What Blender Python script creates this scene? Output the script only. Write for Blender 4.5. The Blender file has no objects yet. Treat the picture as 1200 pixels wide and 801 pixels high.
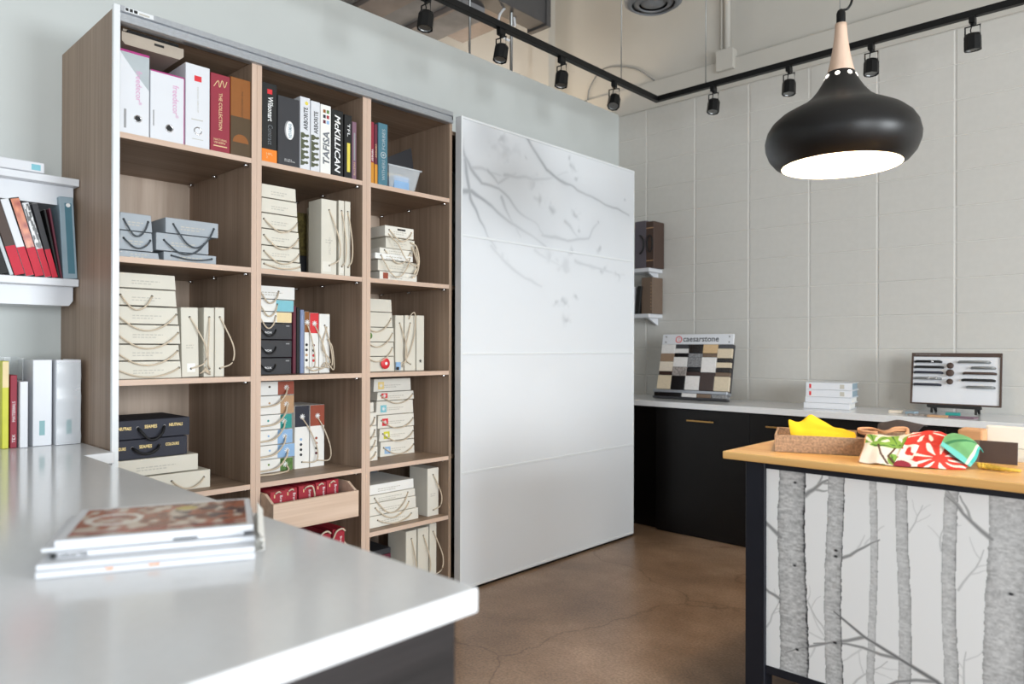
import bpy, bmesh, math, random
import numpy as np
from mathutils import Vector, Matrix

sc = bpy.context.scene
C = sc.collection
R = math.radians
random.seed(7)

# ------------------------------------------------------------------ camera
H = 1.30
cam = bpy.data.cameras.new('camera')
cam.sensor_width = 36.0
cam.lens = 840.58 / 1200 * 36.0
cam.shift_y = (404.29 - 400.5) / 1200
cam.clip_start = 0.05
camo = bpy.data.objects.new('camera', cam)
C.objects.link(camo)
camo.matrix_world = (Matrix.Translation((2.85, 0, H)) @ Matrix.Rotation(R(43.297), 4, 'Z')
                     @ Matrix.Rotation(R(90.16), 4, 'X') @ Matrix.Rotation(R(0.168), 4, 'Z'))
cam.dof.use_dof = True
cam.dof.focus_distance = 3.25
cam.dof.aperture_fstop = 2.2
sc.camera = camo

# ------------------------------------------------------------------ world, light, exposure
sc.view_settings.view_transform = 'Standard'
sc.view_settings.look = 'None'
sc.view_settings.exposure = -0.14
sc.view_settings.gamma = 1.0
w = bpy.data.worlds.new('world')
sc.world = w
w.use_nodes = True
w.node_tree.nodes['Background'].inputs[0].default_value = (0.80, 0.89, 1.0, 1)
w.node_tree.nodes['Background'].inputs[1].default_value = 0.7


def area(name, loc, direction, sx, sy, power, col):
    l = bpy.data.lights.new(name, 'AREA')
    l.shape = 'RECTANGLE'
    l.size, l.size_y = sx, sy
    l.energy = power
    l.color = col
    o = bpy.data.objects.new(name, l)
    C.objects.link(o)
    o.location = loc
    o.rotation_euler = Vector(direction).to_track_quat('-Z', 'Z').to_euler()
    return o


DAY = (0.90, 0.96, 1.0)
area('daylight_window_right', (6.48, 2.45, 1.75), (-1, 0, 0), 1.1, 1.5, 218, DAY)
area('daylight_window_near', (6.48, -1.0, 1.6), (-1, 0, 0), 2.0, 1.9, 235, DAY)
area('rear_fill_light', (3.2, -3.92, 1.7), (0, 1, 0), 4.0, 2.2, 30, DAY)  # weak fill added behind the camera, at an unseen opening


def point(name, loc, power, col, rad):
    l = bpy.data.lights.new(name, 'POINT')
    l.energy, l.color, l.shadow_soft_size = power, col, rad
    o = bpy.data.objects.new(name, l)
    C.objects.link(o)
    o.location = loc
    return o


point('next_room_lamp', (-1.3, 4.3, 2.9), 22, (1.0, 0.78, 0.52), 0.12)
point('next_room_lamp', (-2.7, 4.3, 3.2), 70, (1.0, 0.93, 0.86), 0.2)

# ------------------------------------------------------------------ materials


def lin(c):
    c /= 255.0
    return c / 12.92 if c <= 0.04045 else ((c + 0.055) / 1.055) ** 2.4


def rgb(r, g, b, k=1.0):
    return (min(lin(r) * k, 0.92), min(lin(g) * k, 0.92), min(lin(b) * k, 0.92), 1)


def new_mat(name):
    m = bpy.data.materials.new(name)
    m.use_nodes = True
    nt = m.node_tree
    return m, nt, nt.nodes['Principled BSDF']


def mat(name, col, rough=0.5, metal=0.0, vary=0.05, scale=14.0, bump=0.0, spec=0.5):
    """plain surface with slight procedural mottling"""
    m, nt, p = new_mat(name)
    tc = nt.nodes.new('ShaderNodeTexCoord')
    n = nt.nodes.new('ShaderNodeTexNoise')
    n.inputs['Scale'].default_value = scale
    n.inputs['Detail'].default_value = 4
    nt.links.new(tc.outputs['Object'], n.inputs['Vector'])
    r = nt.nodes.new('ShaderNodeValToRGB')
    r.color_ramp.elements[0].position = 0.3
    r.color_ramp.elements[1].position = 0.7
    r.color_ramp.elements[0].color = tuple(c * (1 - vary) for c in col[:3]) + (1,)
    r.color_ramp.elements[1].color = tuple(min(c * (1 + vary), 1) for c in col[:3]) + (1,)
    nt.links.new(n.outputs['Fac'], r.inputs['Fac'])
    nt.links.new(r.outputs['Color'], p.inputs['Base Color'])
    p.inputs['Roughness'].default_value = rough
    p.inputs['Metallic'].default_value = metal
    p.inputs['Specular IOR Level'].default_value = spec
    if bump:
        b = nt.nodes.new('ShaderNodeBump')
        b.inputs['Strength'].default_value = bump
        b.inputs['Distance'].default_value = 0.004
        nt.links.new(n.outputs['Fac'], b.inputs['Height'])
        nt.links.new(b.outputs['Normal'], p.inputs['Normal'])
    return m


def wood(name, c0, c1, axis, rough=0.5, fine=60.0, bump=0.05, stripe=None):
    """streaky laminate; the grain runs along the given axis"""
    m, nt, p = new_mat(name)
    tc = nt.nodes.new('ShaderNodeTexCoord')
    mp = nt.nodes.new('ShaderNodeMapping')
    s = [fine, fine, fine]
    s['xyz'.index(axis)] = 1.2
    mp.inputs['Scale'].default_value = s
    nt.links.new(tc.outputs['Object'], mp.inputs['Vector'])
    n = nt.nodes.new('ShaderNodeTexNoise')
    n.inputs['Scale'].default_value = 1.0
    n.inputs['Detail'].default_value = 5
    n.inputs['Roughness'].default_value = 0.6
    nt.links.new(mp.outputs['Vector'], n.inputs['Vector'])
    mp2 = nt.nodes.new('ShaderNodeMapping')
    s2 = [9.0, 9.0, 9.0]
    s2['xyz'.index(axis)] = 0.25
    mp2.inputs['Scale'].default_value = s2
    nt.links.new(tc.outputs['Object'], mp2.inputs['Vector'])
    n2 = nt.nodes.new('ShaderNodeTexNoise')
    n2.inputs['Scale'].default_value = 1.0
    n2.inputs['Detail'].default_value = 1
    nt.links.new(mp2.outputs['Vector'], n2.inputs['Vector'])
    ad = nt.nodes.new('ShaderNodeMath')
    ad.operation = 'MULTIPLY_ADD'
    ad.inputs[1].default_value = 0.6
    nt.links.new(n.outputs['Fac'], ad.inputs[0])
    mu = nt.nodes.new('ShaderNodeMath')
    mu.operation = 'MULTIPLY'
    mu.inputs[1].default_value = 0.4
    nt.links.new(n2.outputs['Fac'], mu.inputs[0])
    nt.links.new(mu.outputs[0], ad.inputs[2])
    r = nt.nodes.new('ShaderNodeValToRGB')
    r.color_ramp.elements[0].position = 0.36
    r.color_ramp.elements[1].position = 0.64
    r.color_ramp.elements[0].color = c0
    r.color_ramp.elements[1].color = c1
    nt.links.new(ad.outputs[0], r.inputs['Fac'])
    nt.links.new(r.outputs['Color'], p.inputs['Base Color'])
    p.inputs['Roughness'].default_value = rough
    b = nt.nodes.new('ShaderNodeBump')
    b.inputs['Strength'].default_value = bump
    b.inputs['Distance'].default_value = 0.002
    nt.links.new(n.outputs['Fac'], b.inputs['Height'])
    nt.links.new(b.outputs['Normal'], p.inputs['Normal'])
    return m


def attr_mat(name, rough=0.5, spec=0.5):
    """colour comes from the printed pattern stored on the mesh"""
    m, nt, p = new_mat(name)
    a = nt.nodes.new('ShaderNodeAttribute')
    a.attribute_name = 'print'
    nt.links.new(a.outputs['Color'], p.inputs['Base Color'])
    p.inputs['Roughness'].default_value = rough
    p.inputs['Specular IOR Level'].default_value = spec
    return m


def glow(name, col, strength):
    m, nt, p = new_mat(name)
    p.inputs['Base Color'].default_value = col
    p.inputs['Emission Color'].default_value = col
    p.inputs['Emission Strength'].default_value = strength
    return m


M = {}
M['wall'] = mat('grey_wall_paint', rgb(202, 206, 204), 0.75, vary=0.02, scale=3, bump=0.02)
M['block'] = mat('grey_block_paint', rgb(204, 201, 195), 0.7, vary=0.02, scale=25, bump=0.12)
M['mortar'] = mat('painted_mortar', rgb(213, 210, 205), 0.7, vary=0.03, scale=40, bump=0.1)
M['cream_wall'] = mat('cream_wall_paint', rgb(196, 192, 184), 0.8, vary=0.03, scale=2)
M['ceiling'] = mat('ceiling_paint', rgb(205, 203, 198), 0.9, vary=0.02, scale=2)
M['concrete'] = mat('grey_concrete', rgb(128, 127, 128), 0.9, vary=0.16, scale=6, bump=0.2)
M['concrete_tan'] = mat('tan_concrete', rgb(136, 126, 120), 0.9, vary=0.12, scale=6)
M['steel_dark'] = mat('dark_steel', rgb(88, 86, 86), 0.6, metal=0.3)
LA, LB = rgb(130, 108, 90), rgb(166, 142, 122)  # laminate tones darkened, so the shade of the cubbies sits in the colour
M['lam_v_shaded'] = wood('laminate_vertical_grain_shaded', LA, LB, 'z')
M['lam_back_lit'] = wood('laminate_back_panel_lit', rgb(168, 146, 128), rgb(200, 180, 162), 'z', fine=22)  # lighter copy of the laminate, light on the back panels put into its colour
M['lam_h_shaded'] = wood('laminate_horizontal_grain_shaded', LA, LB, 'y')
M['lam_edge'] = wood('laminate_edge_band', rgb(196, 168, 148), rgb(212, 186, 167), 'z', fine=40)
M['lam_edge_h'] = wood('laminate_edge_band_flat', rgb(200, 172, 152), rgb(214, 188, 169), 'y', fine=40)
M['lam_drawer'] = wood('drawer_laminate', rgb(200, 172, 150), rgb(222, 198, 178), 'y', fine=50)
M['alu'] = mat('brushed_aluminium', rgb(190, 194, 200), 0.35, metal=0.85, vary=0.05, scale=60)
M['alu_white'] = mat('white_aluminium', rgb(225, 228, 230), 0.35, vary=0.01)
M['white'] = mat('white_lacquer', rgb(220, 222, 227), 0.35, vary=0.01)
M['quartz'] = mat('white_quartz', rgb(226, 227, 229), 0.14, vary=0.015, scale=60)
M['oak'] = wood('black_stained_oak', rgb(17, 15, 16), rgb(42, 38, 39), 'y', 0.5, fine=34, bump=0.35)
M['black_lac'] = mat('black_lacquer', rgb(12, 10, 10), 0.38, vary=0.1, scale=4, spec=0.3)
M['black'] = mat('black_metal', rgb(11, 11, 12), 0.42, vary=0.1, spec=0.3)
M['black_soft'] = mat('matt_black_enamel', rgb(20, 18, 18), 0.40, vary=0.05, spec=0.4)
M['frame_blue'] = mat('blue_black_frame_paint', rgb(32, 34, 42), 0.45, vary=0.05, spec=0.35)
M['brass'] = mat('brushed_brass', rgb(190, 150, 92), 0.3, metal=1.0)
M['chrome'] = mat('chrome', rgb(210, 210, 212), 0.15, metal=1.0)
M['steel'] = mat('zinc_steel', rgb(150, 152, 152), 0.4, metal=0.8)
M['bamboo'] = wood('oiled_butcher_block', rgb(222, 164, 92), rgb(244, 200, 134), 'x', 0.35, fine=26)
M['neck_wood'] = wood('pale_turned_wood', rgb(205, 172, 148), rgb(226, 196, 174), 'z', 0.5, fine=40)
M['cream'] = mat('cream_board', rgb(216, 211, 198), 0.6, vary=0.02)
M['cream2'] = mat('pale_cream_board', rgb(226, 222, 212), 0.6, vary=0.02)
M['whitebox'] = mat('white_board', rgb(236, 235, 231), 0.55, vary=0.02)
M['greybox'] = mat('blue_grey_board', rgb(160, 167, 174), 0.55, vary=0.03)
M['navy'] = mat('navy_cloth_board', rgb(44, 46, 58), 0.7, vary=0.08, scale=200, bump=0.1)
M['charcoal'] = mat('charcoal_board', rgb(52, 52, 56), 0.6)
M['red'] = mat('crimson_board', rgb(160, 36, 52), 0.5, vary=0.05)
M['redbinder'] = mat('dark_red_cloth', rgb(146, 40, 58), 0.6)
M['brown'] = mat('chestnut_board', rgb(140, 82, 24), 0.5)
M['brown_dk'] = mat('olive_brown_board', rgb(78, 58, 30), 0.5)
M['rust'] = mat('rust_board', rgb(150, 70, 48), 0.5)
M['tan'] = mat('tan_board', rgb(186, 148, 112), 0.6)
M['teal'] = mat('teal_board', rgb(40, 146, 140), 0.5)
M['cyan'] = mat('pale_turquoise_board', rgb(124, 190, 204), 0.5)
M['sand'] = mat('sand_board', rgb(232, 210, 162), 0.55)
M['sky'] = mat('light_blue_board', rgb(142, 178, 216), 0.5)
M['green'] = mat('leaf_green_board', rgb(84, 120, 58), 0.5, vary=0.3, scale=60)
M['moss'] = mat('moss_sample', rgb(108, 96, 52), 0.9, vary=0.5, scale=60, bump=0.5)
M['maroon'] = mat('maroon_cloth', rgb(98, 34, 52), 0.6)
M['bluegrey'] = mat('blue_grey_cloth', rgb(128, 142, 176), 0.5)
M['orange'] = mat('orange_print', rgb(240, 132, 32), 0.5)
M['yellow'] = mat('yellow_cover', rgb(206, 206, 60), 0.5)
M['yellow_p'] = mat('pale_yellow_print', rgb(226, 208, 84), 0.5)
M['ochre'] = mat('ochre_cover', rgb(206, 140, 42), 0.5)
M['tealbook'] = mat('slate_teal_cloth', rgb(72, 118, 134), 0.55)
M['slate'] = mat('slate_blue_cover', rgb(146, 166, 178), 0.5)
M['plum'] = mat('mauve_cover', rgb(128, 96, 112), 0.5)
M['paper'] = mat('page_edges', rgb(232, 230, 224), 0.8, vary=0.05, scale=200)
M['magenta'] = mat('magenta_print', rgb(168, 42, 120), 0.5)
M['pinkprint'] = mat('pink_lettering', rgb(216, 150, 192), 0.5)
M['redprint'] = mat('bright_red_print', rgb(214, 44, 52), 0.5)
M['crimson'] = mat('hot_red_cover', rgb(204, 14, 50), 0.55)
M['ink'] = mat('black_ink', rgb(22, 22, 22), 0.6)
M['greyink'] = mat('grey_ink', rgb(150, 150, 152), 0.6)
M['paleink'] = mat('pale_grey_ink', rgb(188, 184, 174), 0.6)
M['whiteink'] = mat('white_ink', rgb(240, 240, 240), 0.6)
M['gold'] = mat('gold_foil', rgb(238, 210, 140), 0.4, metal=0.2)
M['goldtext'] = mat('cream_foil', rgb(226, 196, 150), 0.5)
M['cord'] = mat('cream_cord', rgb(206, 190, 168), 0.8, vary=0.08, scale=200)
M['cord_dk'] = mat('grey_cord', rgb(72, 78, 84), 0.8, vary=0.15, scale=200)
M['cord_bk'] = mat('black_cord', rgb(18, 18, 20), 0.7)
M['taupe'] = mat('taupe_metal', rgb(176, 164, 150), 0.5)
M['olive_img'] = mat('olive_leaf_print', rgb(84, 88, 66), 0.6)
M['purplegrey'] = mat('grey_purple_cover', rgb(92, 86, 94), 0.6)
M['darkbrown'] = mat('dark_brown_cover', rgb(74, 56, 48), 0.55)
M['midbrown'] = mat('mid_brown_cover', rgb(112, 94, 80), 0.6)
M['holder'] = mat('smoke_plastic', rgb(176, 184, 188), 0.3)
M['grey'] = mat('mid_grey_plastic', rgb(112, 116, 122), 0.45)
M['duct'] = mat('grey_diffuser_paint', rgb(120, 122, 126), 0.5)
M['silver'] = mat('silver_tray', rgb(176, 180, 188), 0.35, metal=0.6)
M['rattan'] = mat('woven_wallpaper_board', rgb(180, 146, 116), 0.8, vary=0.35, scale=120, bump=0.4)
M['yellowcloth'] = mat('yellow_suede', rgb(240, 196, 40), 0.85, vary=0.06, scale=30)
M['darkcloth'] = mat('charcoal_wool', rgb(66, 58, 58), 0.95, vary=0.15, scale=250)
M['tanleather'] = mat('tan_edge_binding', rgb(206, 150, 110), 0.6)
M['cork'] = mat('tan_cork', rgb(196, 150, 108), 0.8, vary=0.1)
M['gold_tassel'] = mat('gold_thread', rgb(204, 166, 56), 0.7, vary=0.2, scale=100)


def make_floor():
    m, nt, p = new_mat('polished_concrete_floor')
    tc = nt.nodes.new('ShaderNodeTexCoord')
    n1 = nt.nodes.new('ShaderNodeTexNoise')
    n1.inputs['Scale'].default_value = 1.3
    n1.inputs['Detail'].default_value = 7
    n1.inputs['Roughness'].default_value = 0.62
    n2 = nt.nodes.new('ShaderNodeTexNoise')
    n2.inputs['Scale'].default_value = 90
    n2.inputs['Detail'].default_value = 3
    for n in (n1, n2):
        nt.links.new(tc.outputs['Object'], n.inputs['Vector'])
    r = nt.nodes.new('ShaderNodeValToRGB')
    e = r.color_ramp.elements
    e[0].position, e[0].color = 0.3, rgb(104, 80, 62)
    e[1].position, e[1].color = 0.72, rgb(178, 150, 126)
    x = e.new(0.5)
    x.color = rgb(144, 116, 92)
    nt.links.new(n1.outputs['Fac'], r.inputs['Fac'])
    r2 = nt.nodes.new('ShaderNodeValToRGB')
    r2.color_ramp.elements[0].position, r2.color_ramp.elements[0].color = 0.35, (0.72, 0.72, 0.72, 1)
    r2.color_ramp.elements[1].position, r2.color_ramp.elements[1].color = 0.65, (1.12, 1.12, 1.12, 1)
    nt.links.new(n2.outputs['Fac'], r2.inputs['Fac'])
    mx = nt.nodes.new('ShaderNodeMix')
    mx.data_type = 'RGBA'
    mx.blend_type = 'MULTIPLY'
    mx.inputs[0].default_value = 1.0
    nt.links.new(r.outputs['Color'], mx.inputs[6])
    nt.links.new(r2.outputs['Color'], mx.inputs[7])
    # hairline cracks
    n3 = nt.nodes.new('ShaderNodeTexNoise')
    n3.inputs['Scale'].default_value = 2.2
    n3.inputs['Detail'].default_value = 6
    nt.links.new(tc.outputs['Object'], n3.inputs['Vector'])
    va = nt.nodes.new('ShaderNodeVectorMath')
    va.operation = 'MULTIPLY_ADD'
    va.inputs[1].default_value = (0.45, 0.45, 0.45)
    nt.links.new(n3.outputs['Color'], va.inputs[0])
    nt.links.new(tc.outputs['Object'], va.inputs[2])
    v = nt.nodes.new('ShaderNodeTexVoronoi')
    v.feature = 'DISTANCE_TO_EDGE'
    v.inputs['Scale'].default_value = 0.75
    nt.links.new(va.outputs[0], v.inputs['Vector'])
    r3 = nt.nodes.new('ShaderNodeValToRGB')
    r3.color_ramp.elements[0].position, r3.color_ramp.elements[0].color = 0.0, (0.5, 0.46, 0.42, 1)
    r3.color_ramp.elements[1].position, r3.color_ramp.elements[1].color = 0.006, (1, 1, 1, 1)
    nt.links.new(v.outputs['Distance'], r3.inputs['Fac'])
    mx2 = nt.nodes.new('ShaderNodeMix')
    mx2.data_type = 'RGBA'
    mx2.blend_type = 'MULTIPLY'
    mx2.inputs[0].default_value = 0.8
    nt.links.new(mx.outputs[2], mx2.inputs[6])
    nt.links.new(r3.outputs['Color'], mx2.inputs[7])
    nt.links.new(mx2.outputs[2], p.inputs['Base Color'])
    p.inputs['Roughness'].default_value = 0.32
    b = nt.nodes.new('ShaderNodeBump')
    b.inputs['Strength'].default_value = 0.08
    b.inputs['Distance'].default_value = 0.003
    nt.links.new(n2.outputs['Fac'], b.inputs['Height'])
    nt.links.new(b.outputs['Normal'], p.inputs['Normal'])
    return m


M['floor'] = make_floor()


def make_clear():
    m, nt, p = new_mat('clear_plastic')
    p.inputs['Base Color'].default_value = (0.86, 0.90, 0.93, 1)
    p.inputs['Roughness'].default_value = 0.18
    p.inputs['Alpha'].default_value = 0.30
    return m


M['clear'] = make_clear()
M['alu_side'] = mat('satin_aluminium_side', rgb(204, 204, 206), 0.5, vary=0.02)
M['labelteal'] = mat('soft_teal_label', rgb(136, 176, 180), 0.5)
M['print_door'] = attr_mat('frosted_white_glass', 0.10)
M['print_gloss'] = attr_mat('glossy_print', 0.25)
M['print_matt'] = attr_mat('matt_print', 0.55, 0.3)
M['print_cloth'] = attr_mat('printed_cotton', 0.9, 0.2)
M['doorglass'] = mat('white_back_painted_glass', rgb(226, 229, 233), 0.10, vary=0.0)
M['bulb'] = glow('lamp_bulb', (1.0, 0.86, 0.66, 1), 60)
M['hole'] = glow('vent_glow', (1.0, 0.93, 0.82, 1), 3)  # glow stands in for bulb light escaping through the shade
M['lining'] = mat('white_shade_lining', rgb(240, 232, 220), 0.6, vary=0.0)

# ------------------------------------------------------------------ mesh helpers


def box(bm, x0, x1, y0, y1, z0, z1, bev=0.0, seg=1, tap=0.0):
    """box; tap draws the two y ends in at the top"""
    vs = [bm.verts.new((x, y + (tap if (z == z1 and y == y0) else (-tap if z == z1 else 0)), z))
          for x in (x0, x1) for y in (y0, y1) for z in (z0, z1)]
    idx = [(0, 1, 3, 2), (4, 6, 7, 5), (0, 4, 5, 1), (2, 3, 7, 6), (0, 2, 6, 4), (1, 5, 7, 3)]
    fs = [bm.faces.new([vs[i] for i in f]) for f in idx]
    if bev > 0:
        es = list({e for f in fs for e in f.edges})
        bmesh.ops.bevel(bm, geom=es, offset=bev, segments=seg, affect='EDGES', profile=0.5)


def prism(bm, poly, axis, a0, a1):
    """extrude a 2-D outline along an axis; poly is (y,z), (x,z) or (x,y)"""
    def P(p, a):
        return {'x': (a, p[0], p[1]), 'y': (p[0], a, p[1]), 'z': (p[0], p[1], a)}[axis]
    A = [bm.verts.new(P(p, a0)) for p in poly]
    B = [bm.verts.new(P(p, a1)) for p in poly]
    n = len(poly)
    bm.faces.new(A[::-1])
    bm.faces.new(B)
    for i in range(n):
        bm.faces.new((A[i], A[(i + 1) % n], B[(i + 1) % n], B[i]))


def tube(bm, pts, r, n=6, cap=True):
    pts = [Vector(p) for p in pts]
    rings = []
    up = Vector((0.13, 0.31, 0.94)).normalized()
    for i, p in enumerate(pts):
        t = (pts[min(i + 1, len(pts) - 1)] - pts[max(i - 1, 0)]).normalized()
        a = t.cross(up)
        if a.length < 1e-3:
            a = t.cross(Vector((1, 0, 0)))
        a.normalize()
        b = t.cross(a)
        rr = r(i / (len(pts) - 1)) if callable(r) else r
        rings.append([bm.verts.new(p + (a * math.cos(k * 2 * math.pi / n) + b * math.sin(k * 2 * math.pi / n)) * rr)
                      for k in range(n)])
    for q, s in zip(rings, rings[1:]):
        for k in range(n):
            bm.faces.new((q[k], q[(k + 1) % n], s[(k + 1) % n], s[k]))
    if cap:
        bm.faces.new(rings[0][::-1])
        bm.faces.new(rings[-1])


def lathe(bm, prof, n=32, c=(0, 0, 0), axis='z', cap=True):
    rings = []
    for r, h in prof:
        ring = []
        for k in range(n):
            a = 2 * math.pi * k / n
            u, v = r * math.cos(a), r * math.sin(a)
            p = {'z': (u, v, h), 'x': (h, u, v), 'y': (v, h, u)}[axis]
            ring.append(bm.verts.new((c[0] + p[0], c[1] + p[1], c[2] + p[2])))
        rings.append(ring)
    for q, s in zip(rings, rings[1:]):
        for k in range(n):
            bm.faces.new((q[k], q[(k + 1) % n], s[(k + 1) % n], s[k]))
    if cap:
        bm.faces.new(rings[0][::-1])
        bm.faces.new(rings[-1])


def obj(name, bm, m, parent=None, smooth=False, kind=None, label=None):
    me = bpy.data.meshes.new(name)
    bmesh.ops.recalc_face_normals(bm, faces=bm.faces)
    bm.to_mesh(me)
    bm.free()
    me.materials.append(M[m] if isinstance(m, str) else m)
    if smooth:
        for p in me.polygons:
            p.use_smooth = True
    return link(name, me, parent, kind, label)


def link(name, me, parent=None, kind=None, label=None):
    o = bpy.data.objects.new(name, me)
    C.objects.link(o)
    if parent is not None:
        o.parent = parent
    if kind:
        o['kind'] = kind
    if label:
        o['label'] = label
    return o


def part_box(name, b, m, parent, bev=0.0, seg=1, kind=None, tap=0.0, label=None):
    bm = bmesh.new()
    box(bm, *b, bev=bev, seg=seg, tap=tap)
    return obj(name, bm, m, parent, kind=kind, label=label)


def thing(name, label, cat, loc=(0, 0, 0), rot=(0, 0, 0), group=None):
    o = bpy.data.objects.new(name, None)
    o.empty_display_size = 0.05
    C.objects.link(o)
    o.location = loc
    o.rotation_euler = rot
    o['label'] = label
    o['category'] = cat
    if group:
        o['group'] = group
    return o


def tag(o, label, cat, group=None):
    o['label'], o['category'] = label, cat
    if group:
        o['group'] = group
    return o


def dup(o, loc, label, rot=None):
    """a copy of a thing, its parts and their sub-parts"""
    def rec(a, parent):
        c = a.copy()
        C.objects.link(c)
        c.parent = parent
        for ch in list(a.children):
            rec(ch, c)
        return c
    c = rec(o, None)
    c.location = loc
    if rot:
        c.rotation_euler = rot
    c['label'] = label
    return c


ORI = {'flat': Matrix(((0, 0, 1), (1, 0, 0), (0, 1, 0))),        # reads along +Y, faces +X
       'down': Matrix(((0, 0, 1), (0, 1, 0), (-1, 0, 0))),       # reads downwards, faces +X
       'up': Matrix(((0, 0, 1), (0, -1, 0), (1, 0, 0))),         # reads upwards, faces +X
       'back': Matrix(((1, 0, 0), (0, 0, -1), (0, 1, 0)))}       # reads along +X, faces -Y


def text(s, m, parent, ori, loc, L, Hh, shear=0.0, name='lettering', bold=0.0):
    cu = bpy.data.curves.new('lettering', 'FONT')
    cu.body = s
    cu.resolution_u = 2
    cu.shear = shear
    cu.offset = bold
    t = bpy.data.objects.new('lettering', cu)
    me = bpy.data.meshes.new_from_object(t)
    bpy.data.objects.remove(t)
    n = len(me.vertices)
    co = np.empty(n * 3, np.float32)
    me.vertices.foreach_get('co', co)
    co = co.reshape(-1, 3)
    lo, hi = co.min(0), co.max(0)
    co = (co - (lo + hi) / 2)
    co[:, 0] *= L / (hi[0] - lo[0])
    co[:, 1] *= Hh / (hi[1] - lo[1])
    co[:, 2] = 0
    O = np.array(ORI[ori])
    co = co @ O.T + np.array(loc)
    me.vertices.foreach_set('co', co.astype(np.float32).ravel())
    me.materials.clear()
    me.materials.append(M[m])
    me.update()
    return link(name, me, parent)


def plate(name, m, parent, y0, y1, z0, z1, x=0.0008, t=0.0012):
    """thin label or printed band lying on a +X face"""
    return part_box(name, (x - t, x, y0, y1, z0, z1), m, parent)


def disc(bm, c, r, axis, n=16, t=0.001):
    lathe(bm, [(r, -t), (r, t)], n, c, axis)


def curve_pts(ctrl, n=20):
    """Catmull-Rom through the control points"""
    P = [Vector(c) for c in ctrl]
    P = [P[0] * 2 - P[1]] + P + [P[-1] * 2 - P[-2]]
    out = []
    segs = len(P) - 3
    per = max(2, n // segs)
    for i in range(segs):
        a, b, c, d = P[i:i + 4]
        for k in range(per):
            t = k / per
            out.append(0.5 * ((2 * b) + (c - a) * t + (2 * a - 5 * b + 4 * c - d) * t * t + (3 * b - a - 3 * c + d) * t ** 3))
    out.append(P[-2])
    return out


# grids carrying a printed colour ------------------------------------------------


def grid_print(name, nu, nv, pos, col, m, parent, kind=None, solid=0.0):
    """pos(U,V)->(n,3), col(U,V)->(n,3) arrays over 0..1"""
    u, v = np.meshgrid(np.linspace(0, 1, nu), np.linspace(0, 1, nv))
    U, V = u.ravel(), v.ravel()
    P = pos(U, V).astype(np.float32)
    K = col(U, V).astype(np.float32)
    i = np.arange(nu * nv).reshape(nv, nu)
    q = np.stack([i[:-1, :-1], i[:-1, 1:], i[1:, 1:], i[1:, :-1]], -1).reshape(-1, 4)
    me = bpy.data.meshes.new(name)
    me.vertices.add(len(P))
    me.vertices.foreach_set('co', P.ravel())
    me.loops.add(q.size)
    me.loops.foreach_set('vertex_index', q.ravel().astype(np.int32))
    me.polygons.add(len(q))
    me.polygons.foreach_set('loop_start', np.arange(0, q.size, 4, dtype=np.int32))
    me.update(calc_edges=True)
    a = me.color_attributes.new('print', 'FLOAT_COLOR', 'POINT')
    a.data.foreach_set('color', np.concatenate([K, np.ones((len(K), 1), np.float32)], 1).astype(np.float32).ravel())
    me.polygons.foreach_set('use_smooth', np.ones(len(q), bool))
    me.materials.append(M[m])
    me.update()
    o = link(name, me, parent, kind)
    if solid:
        s = o.modifiers.new('thickness', 'SOLIDIFY')
        s.thickness = solid
        s.offset = 0
    return o


def seg_dist(X, Y, pts):
    d = np.full(X.shape, 1e9)
    s = np.zeros(X.shape)
    n = len(pts) - 1
    for k in range(n):
        (ax, ay), (bx, by) = pts[k], pts[k + 1]
        dx, dy = bx - ax, by - ay
        t = np.clip(((X - ax) * dx + (Y - ay) * dy) / (dx * dx + dy * dy + 1e-12), 0, 1)
        dd = np.hypot(X - ax - t * dx, Y - ay - t * dy)
        b = dd < d
        d[b] = dd[b]
        s[b] = ((k + t) / n)[b]
    return d, s


rng = np.random.default_rng(5)


def vnoise(X, Y, f, seed=0):
    """smooth value noise"""
    g = np.random.default_rng(seed).random((97, 97))
    x, y = np.abs(X * f) + 3, np.abs(Y * f) + 3
    xi, yi = np.floor(x).astype(int), np.floor(y).astype(int)
    fx, fy = x - xi, y - yi
    fx, fy = fx * fx * (3 - 2 * fx), fy * fy * (3 - 2 * fy)
    a, b = g[xi % 97, yi % 97], g[(xi + 1) % 97, yi % 97]
    c, d = g[xi % 97, (yi + 1) % 97], g[(xi + 1) % 97, (yi + 1) % 97]
    return (a * (1 - fx) + b * fx) * (1 - fy) + (c * (1 - fx) + d * fx) * fy


# ================================================================== SETTING
WX = -0.63           # shelf wall plane
BY = 5.0             # block wall plane


def struct(name, boxes, m, bev=0.0):
    bm = bmesh.new()
    for b in boxes:
        box(bm, *b, bev=bev)
    return obj(name, bm, m, None, kind='structure')


struct('floor', [(-4.5, 6.6, -4.0, 5.4, -0.1, 0.0)], 'floor')
struct('ceiling', [(-4.5, 6.6, -4.0, 5.4, 4.6, 4.7)], 'ceiling')
struct('wall_left', [(WX - 0.12, WX, -4.0, BY, 0, 3.255)], 'wall', 0.004)
struct('wall_far_left', [(-4.6, -4.5, -4.0, 5.4, 0, 4.6)], 'cream_wall')
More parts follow.
